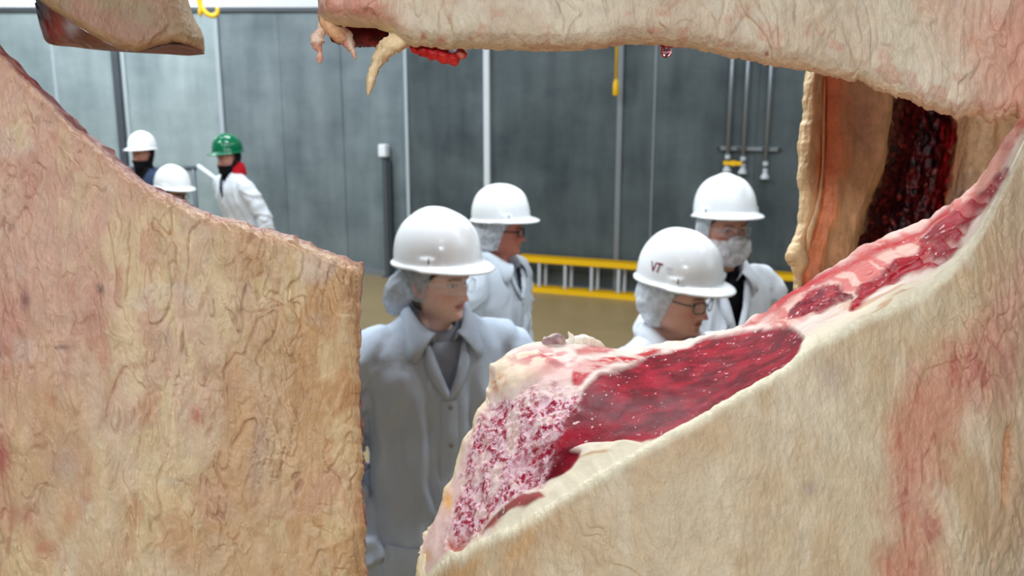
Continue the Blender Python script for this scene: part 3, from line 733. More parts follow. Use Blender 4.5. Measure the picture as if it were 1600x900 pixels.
    n = fbm(W * 16, 4, 91); n2 = fbm(W * np.array([40, 40, 12]), 4, 92); n3 = fbm(W * np.array([90, 90, 26]), 3, 93)
    col = mixc(linc(214, 188, 154), linc(204, 168, 130), sstep(.3, .7, n))
    col = mixc(col, linc(228, 208, 180), sstep(.55, .75, n2) * .5)
    col = mixc(col, linc(244, 230, 200), sstep(.012, .002, eT + (n3 - .5) * .006))
    col = mixc(col, linc(208, 156, 100), gauss(eT - .018, .010) * sstep(950, 800, X) * .7 * sstep(.4, .6, n2))
    pb = sstep(-40, 40, poly_sd(X + (n - .5) * 130, Y + (n2 - .5) * 90, [(1427, 597), (1500, 520), (1570, 470), (1600, 420), (1640, 420), (1590, 600), (1497, 704), (1464, 783), (1455, 930), (1370, 930), (1380, 760), (1399, 667)]))
    col = mixc(col, linc(206, 134, 110), pb * .75)
    col = mixc(col, linc(168, 62, 56), sstep(.56, .70, fbm(W * np.array([150, 150, 26]), 3, 95)) * (pb * .42 + .08 * sstep(1350, 1450, X)))
    col = mixc(col, linc(190, 160, 140), sstep(1480, 1600, X) * .35)
    col = mixc(col, linc(176, 142, 128), gauss(X - 1265, 10) * gauss(Y - 764, 12) * .8 + gauss(X - 1300, 26) * gauss(Y - 590, 30) * .4)
    col = mixc(col, linc(190, 118, 56), sl * .8)
    a = mkmesh('fat_cover', W, gfaces(nr, NS), M_FAT, Broot, True, {'Col': col}, B_loc)
    # the inside (rib cavity) from the back lip down to the bottom of the fat
    tb = np.linspace(0, 1, 40)[:, None, None]
    top = BW + np.array([0, .012, -.03]); botm = W[-1]
    mid = np.array([0, .10, 0])
    In = top[None] * (1 - tb) + botm[None] * tb + mid * np.sin(tb * math.pi) * .9
    In = In + np.array([0, 1, 0]) * ((fbm(In * np.array([20, 20, 60]), 3, 97) - .5) * .02 * np.sin(tb[..., 0] * math.pi))[..., None]
    mkmesh('rib_cavity', In, gfaces(40, NS, flip=True), M_BEEF, Broot, True, {'Col': mixc(linc(196, 130, 110), linc(150, 50, 46), sstep(.4, .6, fbm(In * np.array([12, 12, 50]), 3, 98)))}, B_loc)

    # upper half
    ue = [(505, 42), (515, 40), (530, 42), (560, 46), (590, 47), (612, 52), (628, 66), (650, 74), (700, 76), (760, 77), (830, 80), (900, 79), (960, 73), (1000, 69), (1030, 69), (1060, 72), (1100, 80), (1150, 91), (1200, 101), (1250, 109), (1262, 113), (1300, 119), (1340, 128), (1375, 140), (1400, 151), (1430, 161), (1455, 174), (1470, 184), (1490, 182), (1510, 176), (1530, 177), (1548, 186), (1565, 188), (1590, 190), (1620, 200), (1700, 260), (1780, 330)]
    ux, uy = zip(*ue)
    nc = 640; u = np.linspace(0, 1, nc); vs = np.concatenate([np.linspace(0, 1, 150) ** 1.25, 1 + np.linspace(0, 1, 61)[1:]]); nr = len(vs)
    X = np.zeros((nr, nc)); Y = np.zeros((nr, nc))
    lft = lambda y: np.interp(y, [-2000, -300, -60, 0, 20, 42], [660, 520, 500, 498, 500, 506])
    for j, v in enumerate(vs):
        x = 500 + 1280 * u
        for _ in range(3):
            q = np.stack([x * .05, x * 0, x * 0], -1)
            b = np.interp(x, ux, uy) + (fbm(q, 3, 131) - .5) * (5 + 12 * sstep(1300, 1450, x)) + (fbm(q * 3, 2, 132) - .5) * (2 + 7 * sstep(1250, 1400, x))
            y = b + (-80 - b) * v if v <= 1 else -80 - (v - 1) * 1900
            x = lft(y) + (1780 - lft(y)) * u
        X[j] = x; Y[j] = y
    d0 = .74 - .03 * np.sin(np.clip((X - 500) / 1200, 0, 1) * math.pi)
    m = d0 / F; eB = (Y[:1] - Y) * m; eL = (X - X[:, :1]) * m
    d = d0 + edge_round(eB + .0008, .022) + edge_round(eL + .0008, .022)
    W = P(X, Y, d); h, m1, m2, rid = flakes(W, .8, 600, .5)
    N = gnormals(W); N = N * np.sign(N @ -FWD)[..., None]
    W = W + N * (h * 1.3 * np.clip(np.minimum(eB, eL) / .014, .12, 1))[..., None]
    # the round pink lobe on its left end
    W = W - FWD * (.016 * gauss(X - 572, 45) * gauss(Y - 12, 34) + .010 * gauss(X - 517, 16) * gauss(Y - 15, 26))[..., None]
    n = fbm(W * 18, 4, 141); n2 = fbm(W * np.array([30, 30, 50]), 4, 142); n3 = fbm(W * 80, 3, 143)
    col = mixc(linc(226, 205, 178), linc(214, 186, 158), sstep(.35, .65, n))
    col = mixc(col, linc(232, 214, 190), sstep(.5, .7, n2) * .5)
    col = mixc(col, linc(222, 150, 126), sstep(1350, 1600, X + (n - .5) * 260) * .8)
    col = mixc(col, linc(232, 160, 140), np.clip(gauss(X - 555, 60) * gauss(Y - 20, 34) * (.5 + sstep(.35, .6, n2 + .1)), 0, 1) * .85)
    col = mixc(col, linc(240, 218, 176), sstep(.012, .003, eB) * .8)
    col = mixc(col, linc(206, 120, 96), sstep(.63, .72, n3) * .35 * sstep(.06, .02, eB))
    for cx, cy, r, c in ((1198, 84, 4, (150, 70, 60)), (662, 56, 5, (200, 120, 90)), (690, 62, 8, (214, 150, 120))):
        col = mixc(col, linc(*c), gauss(X - cx, r) * gauss(Y - cy, r) * .9)
    slab(Broot, B_loc, W, np.array([.0, .10, .05]), M_BEEF, col, beef_inside_col, name='upper_fat_cover', name_in='upper_inner_meat', flip=True)
build_B()

def strand(name, pts, mat, col, parent, loc, seed=0, n=14, m=40, amp=.18, hi=None):
    """a limp tapered piece: pts are (px,py,depth,radius in px)"""
    c = smooth_curve(pts, m); W = P(c[:, 0], c[:, 1], c[:, 2]); r = c[:, 3] / F * c[:, 2]
    mb = MB(); r = r * np.minimum(1, np.sqrt(np.clip(np.minimum(np.arange(m) + .2, m - .8 - np.arange(m)) / 4., 0.02, 1)))
    mb.tube(W, r, n); V = np.array(mb.V); q = .6 * fbm(V * 160, 3, seed) + .6 * fbm(V * 420, 2, seed + 1) - .6
    cen = np.repeat(W, n, 0); V = cen + (V - cen) * (1 + q[:, None] * amp * 5)
    col = np.array(col); n2 = fbm(V * 110, 3, seed + 3)
    cc = mixc(np.broadcast_to(col, V.shape), np.clip(col * 1.15 + .02, 0, 1) if hi is None else np.array(hi), sstep(.35, .65, n2))
    return mkmesh(name, V, [list(f) for f in mb.F], mat, parent, True, {'Col': cc}, loc)
PF = linc(246, 214, 190); PO = linc(244, 186, 140)
strand('fat_strand', [(512, 34, .765, 14), (501, 50, .762, 7), (495, 66, .76, 10), (500, 80, .76, 4), (499, 99, .76, 6)], M_FAT, PF, Broot, B_loc, 11, hi=linc(236, 168, 146), amp=.26)
strand('fat_strand', [(640, 50, .75, 20), (622, 64, .748, 15), (604, 76, .747, 13), (592, 92, .747, 10), (584, 112, .747, 8), (579, 130, .747, 6), (575, 149, .747, 4)], M_FAT, linc(240, 206, 160), Broot, B_loc, 12)
strand('fat_strand', [(530, 52, .766, 12), (544, 66, .765, 9), (551, 80, .765, 4), (557, 94, .765, 1.5)], M_FAT, PF, Broot, B_loc, 13, hi=linc(236, 168, 146), amp=.30)
strand('fat_lobe', [(510, 14, .765, 12), (514, 32, .760, 15), (528, 50, .762, 14), (548, 62, .77, 10)], M_FAT, PO, Broot, B_loc, 14, amp=.10)
strand('red_meat', [(515, 52, .80, 12), (550, 55, .79, 17), (590, 58, .79, 16), (625, 58, .80, 12)], M_BEEF, linc(130, 30, 36), Broot, B_loc, 15, hi=linc(88, 16, 22), n=20)
for i, (x, y, r) in enumerate(((662, 79, 9), (678, 83, 11), (694, 88, 11), (708, 93, 9), (720, 84, 8), (650, 77, 7))):
    strand('red_scrap', [(x - r, y - 6, .765, r), (x, y, .755, r), (x + r * .6, y + 2, .765, r * .8)], M_BEEF, linc(240, 60, 54), Broot, B_loc, 20 + i, hi=linc(244, 140, 124) if i == 4 else linc(226, 30, 36), m=14)
# loose scraps on the back lip of the cut
strand('fat_flap', [(886, 552, .835, 7), (890, 540, .832, 9), (893, 529, .832, 6), (888, 518, .832, 3)], M_FAT, linc(246, 232, 214), Broot, B_loc, 31, m=18)
strand('fat_flap', [(890, 540, .836, 9), (908, 535, .834, 11), (928, 538, .838, 8), (945, 542, .842, 5)], M_FAT, linc(246, 230, 210), Broot, B_loc, 32, m=20)
strand('dark_scrap', [(846, 542, .828, 6), (858, 533, .828, 8), (871, 530, .829, 9), (884, 538, .832, 7)], M_BEEF, linc(214, 190, 176), Broot, B_loc, 33, m=20, hi=linc(160, 122, 124))
for i, pts in enumerate(([(1322, 446, .775, 2), (1332, 456, .770, 3.5), (1334, 470, .765, 3), (1330, 488, .757, 1.5)], [(1436, 402, .755, 2), (1448, 392, .768, 3), (1470, 388, .76, 3), (1500, 390, .745, 2), (1534, 392, .735, 1)],
                         [(1440, 384, .785, 2), (1462, 372, .778, 4), (1490, 368, .765, 3), (1512, 366, .75, 1.5)], [(1502, 350, .75, 2), (1508, 340, .755, 3.5), (1522, 332, .748, 2)], [(1404, 428, .765, 1.5), (1420, 414, .77, 3), (1428, 400, .775, 3), (1430, 390, .785, 2)])):
    strand('sinew', pts, M_FAT, linc(236, 190, 180), Broot, B_loc, 40 + i, m=24, n=10)
strand('fat_edge', [(680, 852, .742, 12), (672, 878, .734, 19), (674, 915, .735, 25), (684, 980, .745, 30), (700, 1080, .76, 34)], M_FAT, linc(240, 216, 178), Broot, B_loc, 34, m=40, n=24, amp=.08)
# the drip
dr = P(1041, 79, .735); mb = MB(); zz = np.linspace(-.0062, .0075, 20); rr = np.array([.0050 * math.sqrt(max(0., 1 - (z / .0062) ** 2)) if z < 0 else .0050 * math.sqrt(max(0, 1 - (z / .0095) ** 2)) for z in zz]) + 1e-5
mb.tube([dr + np.array([0, 0, z]) for z in zz], rr, 20)
M_DRIP, nt_, b_ = newmat('drip'); b_.inputs['Transmission Weight'].default_value = 1; b_.inputs['Base Color'].default_value = (*lin(225, 150, 155), 1); b_.inputs['Roughness'].default_value = .02; b_.inputs['IOR'].default_value = 1.33
mb.build('drip', M_DRIP, Broot, True, B_loc)
strand('drip_root', [(1026, 68, .738, 4), (1038, 69, .735, 7), (1052, 70, .737, 5), (1064, 73, .74, 3)], M_FAT, linc(226, 130, 130), Broot, B_loc, 51, m=16)

# --- third side, hanging behind: we look into its hollow
C_loc = np.array([.55, 1.35, 1.0])
Croot = empty('beef_side', C_loc, 'beef side hanging behind the cut, orange inner fat and dark red hollow', 'beef carcass', 'hanging sides of beef')
def build_C():
    ys = np.concatenate([np.linspace(-420, 90, 30, endpoint=False), np.linspace(90, 480, 230, endpoint=False), np.linspace(480, 1000, 40)])
    yk = [-420, 100, 150, 200, 240, 280, 330, 360, 385, 405, 430, 470, 700, 1000]
    Ledge = np.interp(ys, yk, [1290, 1262, 1257, 1251, 1249, 1247, 1248, 1244, 1240, 1235, 1238, 1240, 1260, 1300])
    gr = np.interp(ys, yk, [1320, 1290, 1289, 1288, 1286, 1284, 1280, 1272, 1264, 1258, 1256, 1256, 1280, 1320])
    dk = np.interp(ys, yk, [1420, 1397, 1395, 1390, 1386, 1372, 1350, 1342, 1337, 1332, 1328, 1320, 1340, 1360])
    rp = np.interp(ys, yk, [1500, 1484, 1486, 1490, 1489, 1485, 1478, 1470, 1462, 1455, 1450, 1445, 1460, 1480])
    NC = 340; G = np.zeros((len(ys), NC, 3)); tag_ = np.zeros((len(ys), NC)); XX = np.zeros((len(ys), NC)); YY = np.zeros((len(ys), NC))
    for j, y in enumerate(ys):
        kx = [Ledge[j] + 6, Ledge[j], Ledge[j] + 5, (Ledge[j] + gr[j]) / 2, gr[j] - 3, gr[j], gr[j] + 4, gr[j] + 25, (gr[j] + dk[j]) / 2, dk[j] - 8, dk[j], dk[j] + 4, dk[j] + 40, (dk[j] + rp[j]) / 2, rp[j] - 20, rp[j], rp[j] + 25, rp[j] + 70, rp[j] + 140, rp[j] + 230, rp[j] + 300]
        kd = [1.30, 1.245, 1.215, 1.205, 1.212, 1.222, 1.212, 1.205, 1.215, 1.225, 1.240, 1.28, 1.38, 1.40, 1.37, 1.33, 1.31, 1.29, 1.24, 1.22, 1.26]
        kt = [0, 0, 0, .4, .9, 1, 1.2, 1.6, 2.0, 2.5, 2.9, 3.3, 4, 4, 4.3, 4.9, 5.4, 6, 6, 6, 6]
        s = np.linspace(0, len(kx) - 1, NC); kk = np.arange(len(kx))
        x = np.interp(s, kk, kx); d = np.interp(s, kk, kd); 
        d = np.convolve(np.pad(d, 4, 'edge'), np.ones(9) / 9, 'valid')
        XX[j] = x; YY[j] = y; tag_[j] = np.interp(s, kk, kt); G[j] = P(x, y, d)
    jit = (fbm(np.stack([YY * .04, XX * 0, XX * 0], -1), 3, 151) - .5) * 10 * sstep(1300, 1245, XX)
    G = G + RIGHT * (jit / F * 1.22)[..., None]
    t = tag_ + (fbm(G * np.array([50, 50, 30]), 3, 152) - .5) * .5
    N = gnormals(G); N = N * np.sign(N @ -FWD)[..., None]
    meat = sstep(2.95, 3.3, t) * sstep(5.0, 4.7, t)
    h = (fbm(G * np.array([60, 60, 18]), 3, 153) - .5) * .008 + meat * (fbm(G * np.array([120, 120, 50]), 3, 154) - .5) * .018
    lobe = gauss(YY - 400, 25) * gauss(XX - 1245, 16); h = h + lobe * .012
    G = G + N * h[..., None]
    n = fbm(G * np.array([50, 50, 10]), 3, 155); n2 = fbm(G * 90, 3, 156)
    col = np.broadcast_to(linc(246, 212, 160), G.shape).copy()
    col = mixc(col, linc(240, 160, 108), sstep(.55, 1.0, t))
    col = mixc(col, linc(244, 150, 102), sstep(.9, 1.15, t) * sstep(1.9, 1.4, t) * (.4 + .6 * n))
    col = mixc(col, linc(232, 180, 132), sstep(1.5, 2.0, t))
    col = mixc(col, linc(180, 128, 104), gauss(XX - 1345, 22) * gauss(YY - 190, 60) * .6)
    col = mixc(col, linc(226, 176, 120), sstep(2.55, 2.75, t) * sstep(3.05, 2.95, t))
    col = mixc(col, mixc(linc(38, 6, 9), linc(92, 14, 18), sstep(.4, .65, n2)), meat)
    col = mixc(col, linc(176, 24, 30), meat * sstep(4.15, 4.55, t) * sstep(.4, .6, fbm(G * np.array([110, 110, 40]), 3, 157)))
    col = mixc(col, linc(150, 50, 40), meat * sstep(.66, .74, fbm(G * 140, 2, 158)) * .8)
    col = mixc(col, linc(220, 176, 130), sstep(5.0, 5.25, t))
    col = mixc(col, linc(178, 150, 140), sstep(5.0, 5.2, t) * sstep(5.9, 5.5, t) * sstep(250, 320, YY) * .7)
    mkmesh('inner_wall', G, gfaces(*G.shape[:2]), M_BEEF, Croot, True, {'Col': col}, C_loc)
    # outer fat on its far side
    sh = np.array([.06, .10, 0]); B = G[::6, ::6] + sh; B = B + N[::6, ::6] * -.012
    mkmesh('outer_fat', B, gfaces(*B.shape[:2], flip=True), M_FAT, Croot, True, {'Col': np.broadcast_to(CREAM, B.shape)}, C_loc)
    ring = np.concatenate([G[0, :-1], G[:-1, -1], G[-1, :0:-1], G[:0:-1, 0]])
    R = np.array([ring, ring + sh * .5 + RIGHT * .004, ring + sh])
    mkmesh('edge_fat', R, gfaces(3, len(ring), wrap=True, flip=True), M_FAT, Croot, True, {'Col': np.broadcast_to(linc(232, 196, 146), R.shape)}, C_loc)
build_C()
strand('fat_fringe', [(1289, 120, 1.208, 1.5), (1287, 200, 1.206, 2), (1285, 270, 1.206, 2), (1276, 330, 1.204, 3.5), (1266, 362, 1.2, 4.5), (1262, 392, 1.204, 2.5)], M_FAT, linc(232, 190, 140), Croot, C_loc, 61, m=70, amp=.12)
strand('fat_fringe', [(1250, 350, 1.222, 3), (1244, 380, 1.218, 5), (1241, 405, 1.216, 6), (1245, 430, 1.22, 4), (1252, 460, 1.222, 3)], M_FAT, linc(236, 204, 154), Croot, C_loc, 62, m=40, amp=.12)

# overhead rail and hooks that carry the sides (above the picture)
RZ = 3.45
def rail(y, x0, x1, label):
    o = empty('meat_rail', (0, y, RZ), label, 'rail', 'overhead meat rails')
    mb = MB(); mb.box(((x0 + x1) / 2, 0, 0), (x1 - x0, .012, .07), bev=.003); mb.build('track', M_STEEL, o)
    for x in np.arange(x0 + .3, x1, 1.4):
        mb = MB(); mb.tube([(x, 0, .03), (x, 0, CEIL - RZ - .005)], .014, 8); mb.build('hanger', M_DSTEEL, o, True)
rail(.80, -3.2, 3.2, 'steel overhead rail carrying the front sides of beef')
rail(1.30, -3.2, 3.2, 'steel overhead rail carrying the rear side of beef')
for x, y, zt, lab in ((-.52, .80, 2.80, 'steel hook holding the left beef side under the rail'), (.30, .80, 2.75, 'steel hook holding the right beef side under the rail'), (.50, 1.30, 2.62, 'steel hook holding the rear beef side under the rail')):
    o = empty('meat_hook', (x, y, zt - .05), lab, 'hook', 'meat hooks')
    hh = RZ - zt + .05
    mb = MB(); mb.tube(smooth_curve([(0, .03, hh + .09), (0, .03, hh), (0, .03, hh * .6), (0, 0, .12), (.03, 0, .03), (.07, 0, .02), (.09, 0, .07)], 30), .008, 8); mb.build('shank', M_ALU, o, True)
    mb = MB(); mb.tube([(0, -.012, hh + .086), (0, .012, hh + .086)], .045, 16); mb.build('wheel', M_DSTEEL, o)

# ------------------------------------------------------------------ people
def rotz(a): c, s = math.cos(a), math.sin(a); return np.array([[c, -s, 0], [s, c, 0], [0, 0, 1.]])
def rotx(a): c, s = math.cos(a), math.sin(a); return np.array([[1, 0, 0], [0, c, -s], [0, s, c.real]])
def roty(a): c, s = math.cos(a), math.sin(a); return np.array([[c, 0, s], [0, 1, 0], [-s, 0, c]])

HZ = [.120, .117, .110, .098, .08, .05, .02, 0, -.02, -.045, -.06, -.08, -.098, -.110, -.118, -.13, -.16, -.20, -.27]
HWd = [.002, .022, .038, .054, .066, .0735, .0755, .0745, .0725, .069, .066, .0585, .046, .040, .041, .045, .050, .056, .085]
HFr = [.002, .024, .042, .062, .077, .089, .094, .0905, .0905, .092, .093, .089, .090, .080, .060, .046, .042, .043, .05]
HBk = [.002, .026, .046, .068, .085, .096, .098, .096, .090, .079, .072, .066, .063, .062, .061, .061, .063, .066, .085]
def head_grid(n_r, n_c, man=True, wide=1.0, jaw=1.0):
    z = np.concatenate([np.linspace(.120, .035, n_r // 5, endpoint=False), np.linspace(.035, -.115, n_r * 3 // 5, endpoint=False), np.linspace(-.115, -.27, n_r - n_r // 5 - n_r * 3 // 5)])
    sm = lambda v: (np.interp(z + .004, HZ[::-1], v[::-1]) + 2 * np.interp(z, HZ[::-1], v[::-1]) + np.interp(z - .004, HZ[::-1], v[::-1])) / 4
    wd, fr, bk = sm(HWd), sm(HFr), sm(HBk)
    wd = wd * wide * np.where(z < -.03, 1 + (jaw - 1) * sstep(-.03, -.09, z) * sstep(-.13, -.115, z), 1)
    a = np.linspace(-math.pi, math.pi, n_c, endpoint=False); ph = a - .62 * np.sin(a)         # dense at the front
    zz, pp = np.meshgrid(z, ph, indexing='ij')
    sx, cy = np.sin(pp), np.cos(pp)
    X = wd[:, None] * np.sign(sx) * np.abs(sx) ** .92
    Y = np.where(cy > 0, fr[:, None] * np.abs(cy) ** .90, -bk[:, None] * np.abs(cy) ** .95)
    Z = zz.copy()
    front = sstep(0, .35, cy); ax = np.abs(X)
    t = np.clip((.014 - Z) / .056, 0, 1); nose = .027 * t ** 1.15 * sstep(-.052, -.040, Z) * gauss(X, .0075 + .0055 * t)
    dy = nose + .006 * gauss(ax - .0135, .006) * gauss(Z + .039, .007)
    dy += .0045 * gauss(Z - .019, .008) * sstep(.056, .03, ax)
    dy += -.010 * gauss(ax - .031, .015) * gauss(Z - .001, .011) - .003 * gauss(X, .012) * gauss(Z - .008, .008)
    dy += .004 * gauss(Z + .0555, .0045) * gauss(X, .018) + .005 * gauss(Z + .0685, .0050) * gauss(X, .017)
    dy += -.0055 * gauss(Z + .0622, .0020) * sstep(.027, .020, ax) - .003 * gauss(ax - .026, .004) * gauss(Z + .062, .004)
    dy += .0045 * gauss(Z + .099, .010) * gauss(X, .016) - .003 * gauss(Z + .081, .006) * gauss(X, .02)
    dy += .005 * gauss(ax - .048, .016) * gauss(Z + .020, .015)
    if man: dy += -.0022 * gauss(ax - (.024 + (-.045 - Z) * .25), .004) * sstep(-.08, -.07, Z) * sstep(-.03, -.04, Z)
    Y = Y + dy * front
    # lids over the eyeballs
    R = .0142; ex, ey, ez = .031, .0665, .001
    rr = R * R - (ax - ex) ** 2 - (Z - ez) ** 2
    lid = ey + np.sqrt(np.clip(rr, 0, None))
    alm = ((ax - ex) / .0135) ** 2 + ((Z - ez) / (.0048 if man else .0056)) ** 2
    Y = np.where((rr > 0) & (front > .5), np.maximum(Y, lid), Y)
    Y = np.where((alm < 1) & (front > .5), Y - .0065 * sstep(1.0, .7, alm), Y)
    G = np.stack([X, Y, Z], -1)
    return G, alm, front
def skin_cols(G, front, base, brow, lip, flush):
    X, Z = G[..., 0], G[..., 2]; ax = np.abs(X)
    base = np.array(base)
    col = np.broadcast_to(base, G.shape).copy()
    col = mixc(col, np.array(flush), np.clip(.55 * gauss(ax - .042, .02) * gauss(Z + .03, .02) + .55 * gauss(X, .014) * gauss(Z + .035, .014) + .3 * gauss(Z + .095, .012) * gauss(X, .02), 0, 1) * front)
    col = mixc(col, np.array(lip), .75 * front * sstep(.024, .017, ax) * np.clip(gauss(Z + .0565, .0048) + gauss(Z + .0672, .0052), 0, 1))
    col = mixc(col, np.array(lip) * .35, front * sstep(.025, .021, ax) * gauss(Z + .0622, .0018) * .55)
    bz = .0215 - .25 * np.clip(ax - .036, 0, 1) - .12 * np.clip(.036 - ax, 0, 1)
    col = mixc(col, np.array(brow), front * gauss(Z - bz, .0038) * sstep(.010, .015, ax) * sstep(.052, .045, ax) * .85)
    al = ((ax - .031) / .0150) ** 2 + ((Z - .001) / .0062) ** 2
    col = mixc(col, np.array(brow) * .6, front * gauss(al - 1.0, .35) * sstep(-.002, .003, Z) * .7)
    col = mixc(col, np.array(flush) * .6, front * gauss(ax - .008, .004) * gauss(Z + .046, .003) * .8)
    return col

def ear(side):
    a = np.linspace(0, 2 * math.pi, 24, endpoint=False); V = []
    prof = [(1.0, .0), (1.05, .007), (.92, .012), (.72, .008), (.5, .003), (.2, .004)]
    for s, h in prof:
        for t in a:
            yy = .017 * s * math.cos(t) * (1 - .25 * math.sin(t) * -1 * .5); zz = .031 * s * math.sin(t)
            V.append((side * (.069 + h + .006 * (1 if h > .006 else .5) * max(0, -math.cos(t))), -.006 + yy - .12 * zz, -.012 + zz))
    Fc = gfaces(len(prof), 24, wrap=True, flip=side < 0).tolist() + [list(range((len(prof) - 1) * 24, len(prof) * 24))]
    return np.array(V), Fc

def hat_point(az, t, a=.137, b=.116, h=.152):
    """dome point: az 0 = front (+y), t 0..1 from rim to crown"""
    rho = np.clip(1 - t ** 2.5, 0, 1) ** (1 / 2.15)
    x = b * rho * np.sin(az); y = a * rho * np.cos(az); z = h * t
    bump = .0065 * gauss(x, .015) * sstep(.35, .75, t) * (1 - .5 * sstep(.0, -.13, y))       # centre ridge
    bump = bump - .005 * gauss(np.abs(x) - (.026 + .02 * (1 - t)), .007) * sstep(.045, .09, y) * sstep(.35, .6, t) * sstep(1.0, .85, t)
    bump = bump + .007 * sstep(.020, .014, np.abs(y - .045)) * sstep(.20, .14, t)               # side lug
    return x * (1 + bump / .12), y * (1 + bump / .13), z + bump * .9 * t
def make_hat(Mx, loc, mat, parent, seg=72):
    az = np.linspace(0, 2 * math.pi, seg, endpoint=False); rows = []
    peak = np.clip(np.cos(az), 0, 1) ** 1.3
    fl = .009 + .036 * peak; drop = -.010 * peak - .003
    for t in np.linspace(.97, 0, 14): x, y, z = hat_point(az, np.full(seg, t)); rows.append(np.stack([x * .95, y * .95, z * .95 - .001], -1))
    x, y, z = hat_point(az, np.zeros(seg)); rad = np.hypot(x, y)
    def fr(q, zz): return np.stack([x * (1 + fl * q / rad), y * (1 + fl * q / rad), zz], -1)
    rows += [fr(.5, drop * .5 - .004), fr(.95, drop - .004), fr(1.0, drop - .001), fr(.97, drop + .003), fr(.6, drop * .55 + .004), fr(.2, drop * .15 + .005), fr(0.02, drop * 0 + .009)]
    for t in np.concatenate([np.linspace(.08, .9, 26), [.94, .97, .985, .995, 1.0]]):
        xx, yy, zz = hat_point(az, np.full(seg, t)); rows.append(np.stack([xx, yy, zz + .004], -1))
    G = np.array(rows); n0 = 14
    V = G.reshape(-1, 3) @ Mx[:3, :3].T + Mx[:3, 3]
    o = mkmesh('hard_hat', V, gfaces(G.shape[0], seg, wrap=True, flip=True), mat, parent, True, None, loc)
    return o
def coat_mesh(k, wid, lean, fold, seed, armb=0.0, hem=.52):
    """torso and sleeves remeshed into one cloth shell, body frame (y forward), k = height scale"""
    mb = MB(); n = 40
    prof = [(hem, .235, .16, .165), (.75, .218, .148, .145), (.95, .200, .138, .122), (1.10, .192, .132, .118), (1.22, .200, .130, .122), (1.31, .208, .120, .120), (1.37, .205, .105, .112), (1.41, .175, .090, .100), (1.44, .13, .075, .088), (1.47, .088, .060, .074), (1.485, .07, .05, .06)]
    th = np.linspace(0, 2 * math.pi, n, endpoint=False); V = []
    for z, ww, ff, bb in prof:
        c, s = np.cos(th), np.sin(th)
        x = ww * wid * np.sign(s) * np.abs(s) ** .85; y = np.where(c > 0, ff, bb) * np.sign(c) * np.abs(c) ** .85
        V += list(np.stack([x, y, np.full(n, z)], -1))
    Fc = gfaces(len(prof), n, wrap=True).tolist() + [list(range(n))[::-1], list(range((len(prof) - 1) * n, len(prof) * n))]
    mb.add(V, Fc)
    for s in (-1, 1):
        p = smooth_curve([(s * .13 * wid, 0, 1.40), (s * .205 * wid, -.005, 1.355), (s * .245 * wid, -.02, 1.25), (s * (.272 + armb) * wid, -.03, 1.08), (s * (.268 + armb * .5) * wid, .01, .95), (s * .245 * wid, .065, .82), (s * .21 * wid, .10, .75)], 26)
        r = np.interp(np.linspace(0, 1, 26), [0, .2, .45, .6, .85, 1], [.05, .078, .070, .066, .060, .055]); mb.tube(p, r, 16)
    me = bpy.data.meshes.new('tmp'); me.from_pydata(mb.V, [], mb.F); ob = bpy.data.objects.new('tmp', me); C.objects.link(ob)
    m = ob.modifiers.new('r', 'REMESH'); m.mode = 'VOXEL'; m.voxel_size = .0105
    m = ob.modifiers.new('s', 'SMOOTH'); m.factor = .5; m.iterations = 7
    dg = bpy.context.evaluated_depsgraph_get(); ev = ob.evaluated_get(dg); em = ev.to_mesh()
    V = np.empty(len(em.vertices) * 3); em.vertices.foreach_get('co', V); V = V.reshape(-1, 3)
    N = np.empty(len(em.vertices) * 3); em.vertices.foreach_get('normal', N); N = N.reshape(-1, 3)
    Fc = np.array([p.vertices[:] for p in em.polygons if len(p.vertices) == 4]); ev.to_mesh_clear()
    bpy.data.objects.remove(ob); bpy.data.meshes.remove(me)
    # cloth folds: long vertical ones on the body, rings at the elbows
    q = V * np.array([1, 1, .25]); wv = (fbm(V * 5, 2, seed + 2) - .5) * .12
    f1 = 1 - np.abs(fbm(V * np.array([1, 1, .16]) * 13 + wv[:, None] * 9, 2, seed) - .5) * 5
    f2 = fbm(V * np.array([16, 16, 9]), 3, seed + 5) - .5
    dg_ = V @ np.array([.5, .3, .8]); f3 = fbm(np.stack([dg_ * 22, V[:, 0] * 5, V[:, 1] * 5], -1), 2, seed + 8) - .5
    V = V + N * ((np.clip(f1, -.6, 1) * .007 * sstep(1.42, 1.30, V[:, 2]) + f2 * .010 + f3 * .022 * sstep(.17 * wid, .24 * wid, np.abs(V[:, 0]))) * fold)[:, None]
    rg = np.random.default_rng(seed); cr = np.zeros(len(V))
    for q in range(26):
        side = 1 if q < 16 else -1
        x0, z0 = rg.uniform(-.17, .17) * wid, rg.uniform(.95, 1.36); L_ = rg.uniform(.18, .5); x1, z1 = x0 + rg.uniform(-.07, .07), z0 - L_
        e = np.array([x1 - x0, z1 - z0]); el = np.linalg.norm(e); e /= el; rx, rz = V[:, 0] - x0, V[:, 2] - z0
        t = rx * e[0] + rz * e[1]; d = rx * -e[1] + rz * e[0] + .014 * np.sin(t * 14 + q)
        wq = rg.uniform(.016, .028); a = sstep(0, .10, t) * sstep(el, el - .12, t) * (V[:, 1] * side > .02) * rg.uniform(.6, 1.2) * rg.choice([-1, 1])
        cr = cr + a * (d / wq) * np.exp(-(d / wq) ** 2) * .022
    for sd in (-1, 1):                                        # sleeve creases
        for q in range(9):
            zc = rg.uniform(.82, 1.32); sl_ = rg.uniform(-1.6, 1.6); wq = rg.uniform(.014, .022)
            d = (V[:, 2] - zc) + sl_ * (np.abs(V[:, 0]) - .25 * wid) + .6 * rg.uniform(-1, 1) * V[:, 1]
            cr = cr + (V[:, 0] * sd > .205 * wid) * (d / wq) * np.exp(-(d / wq) ** 2) * .014
    V = V + N * (cr * fold)[:, None]
    return V, Fc

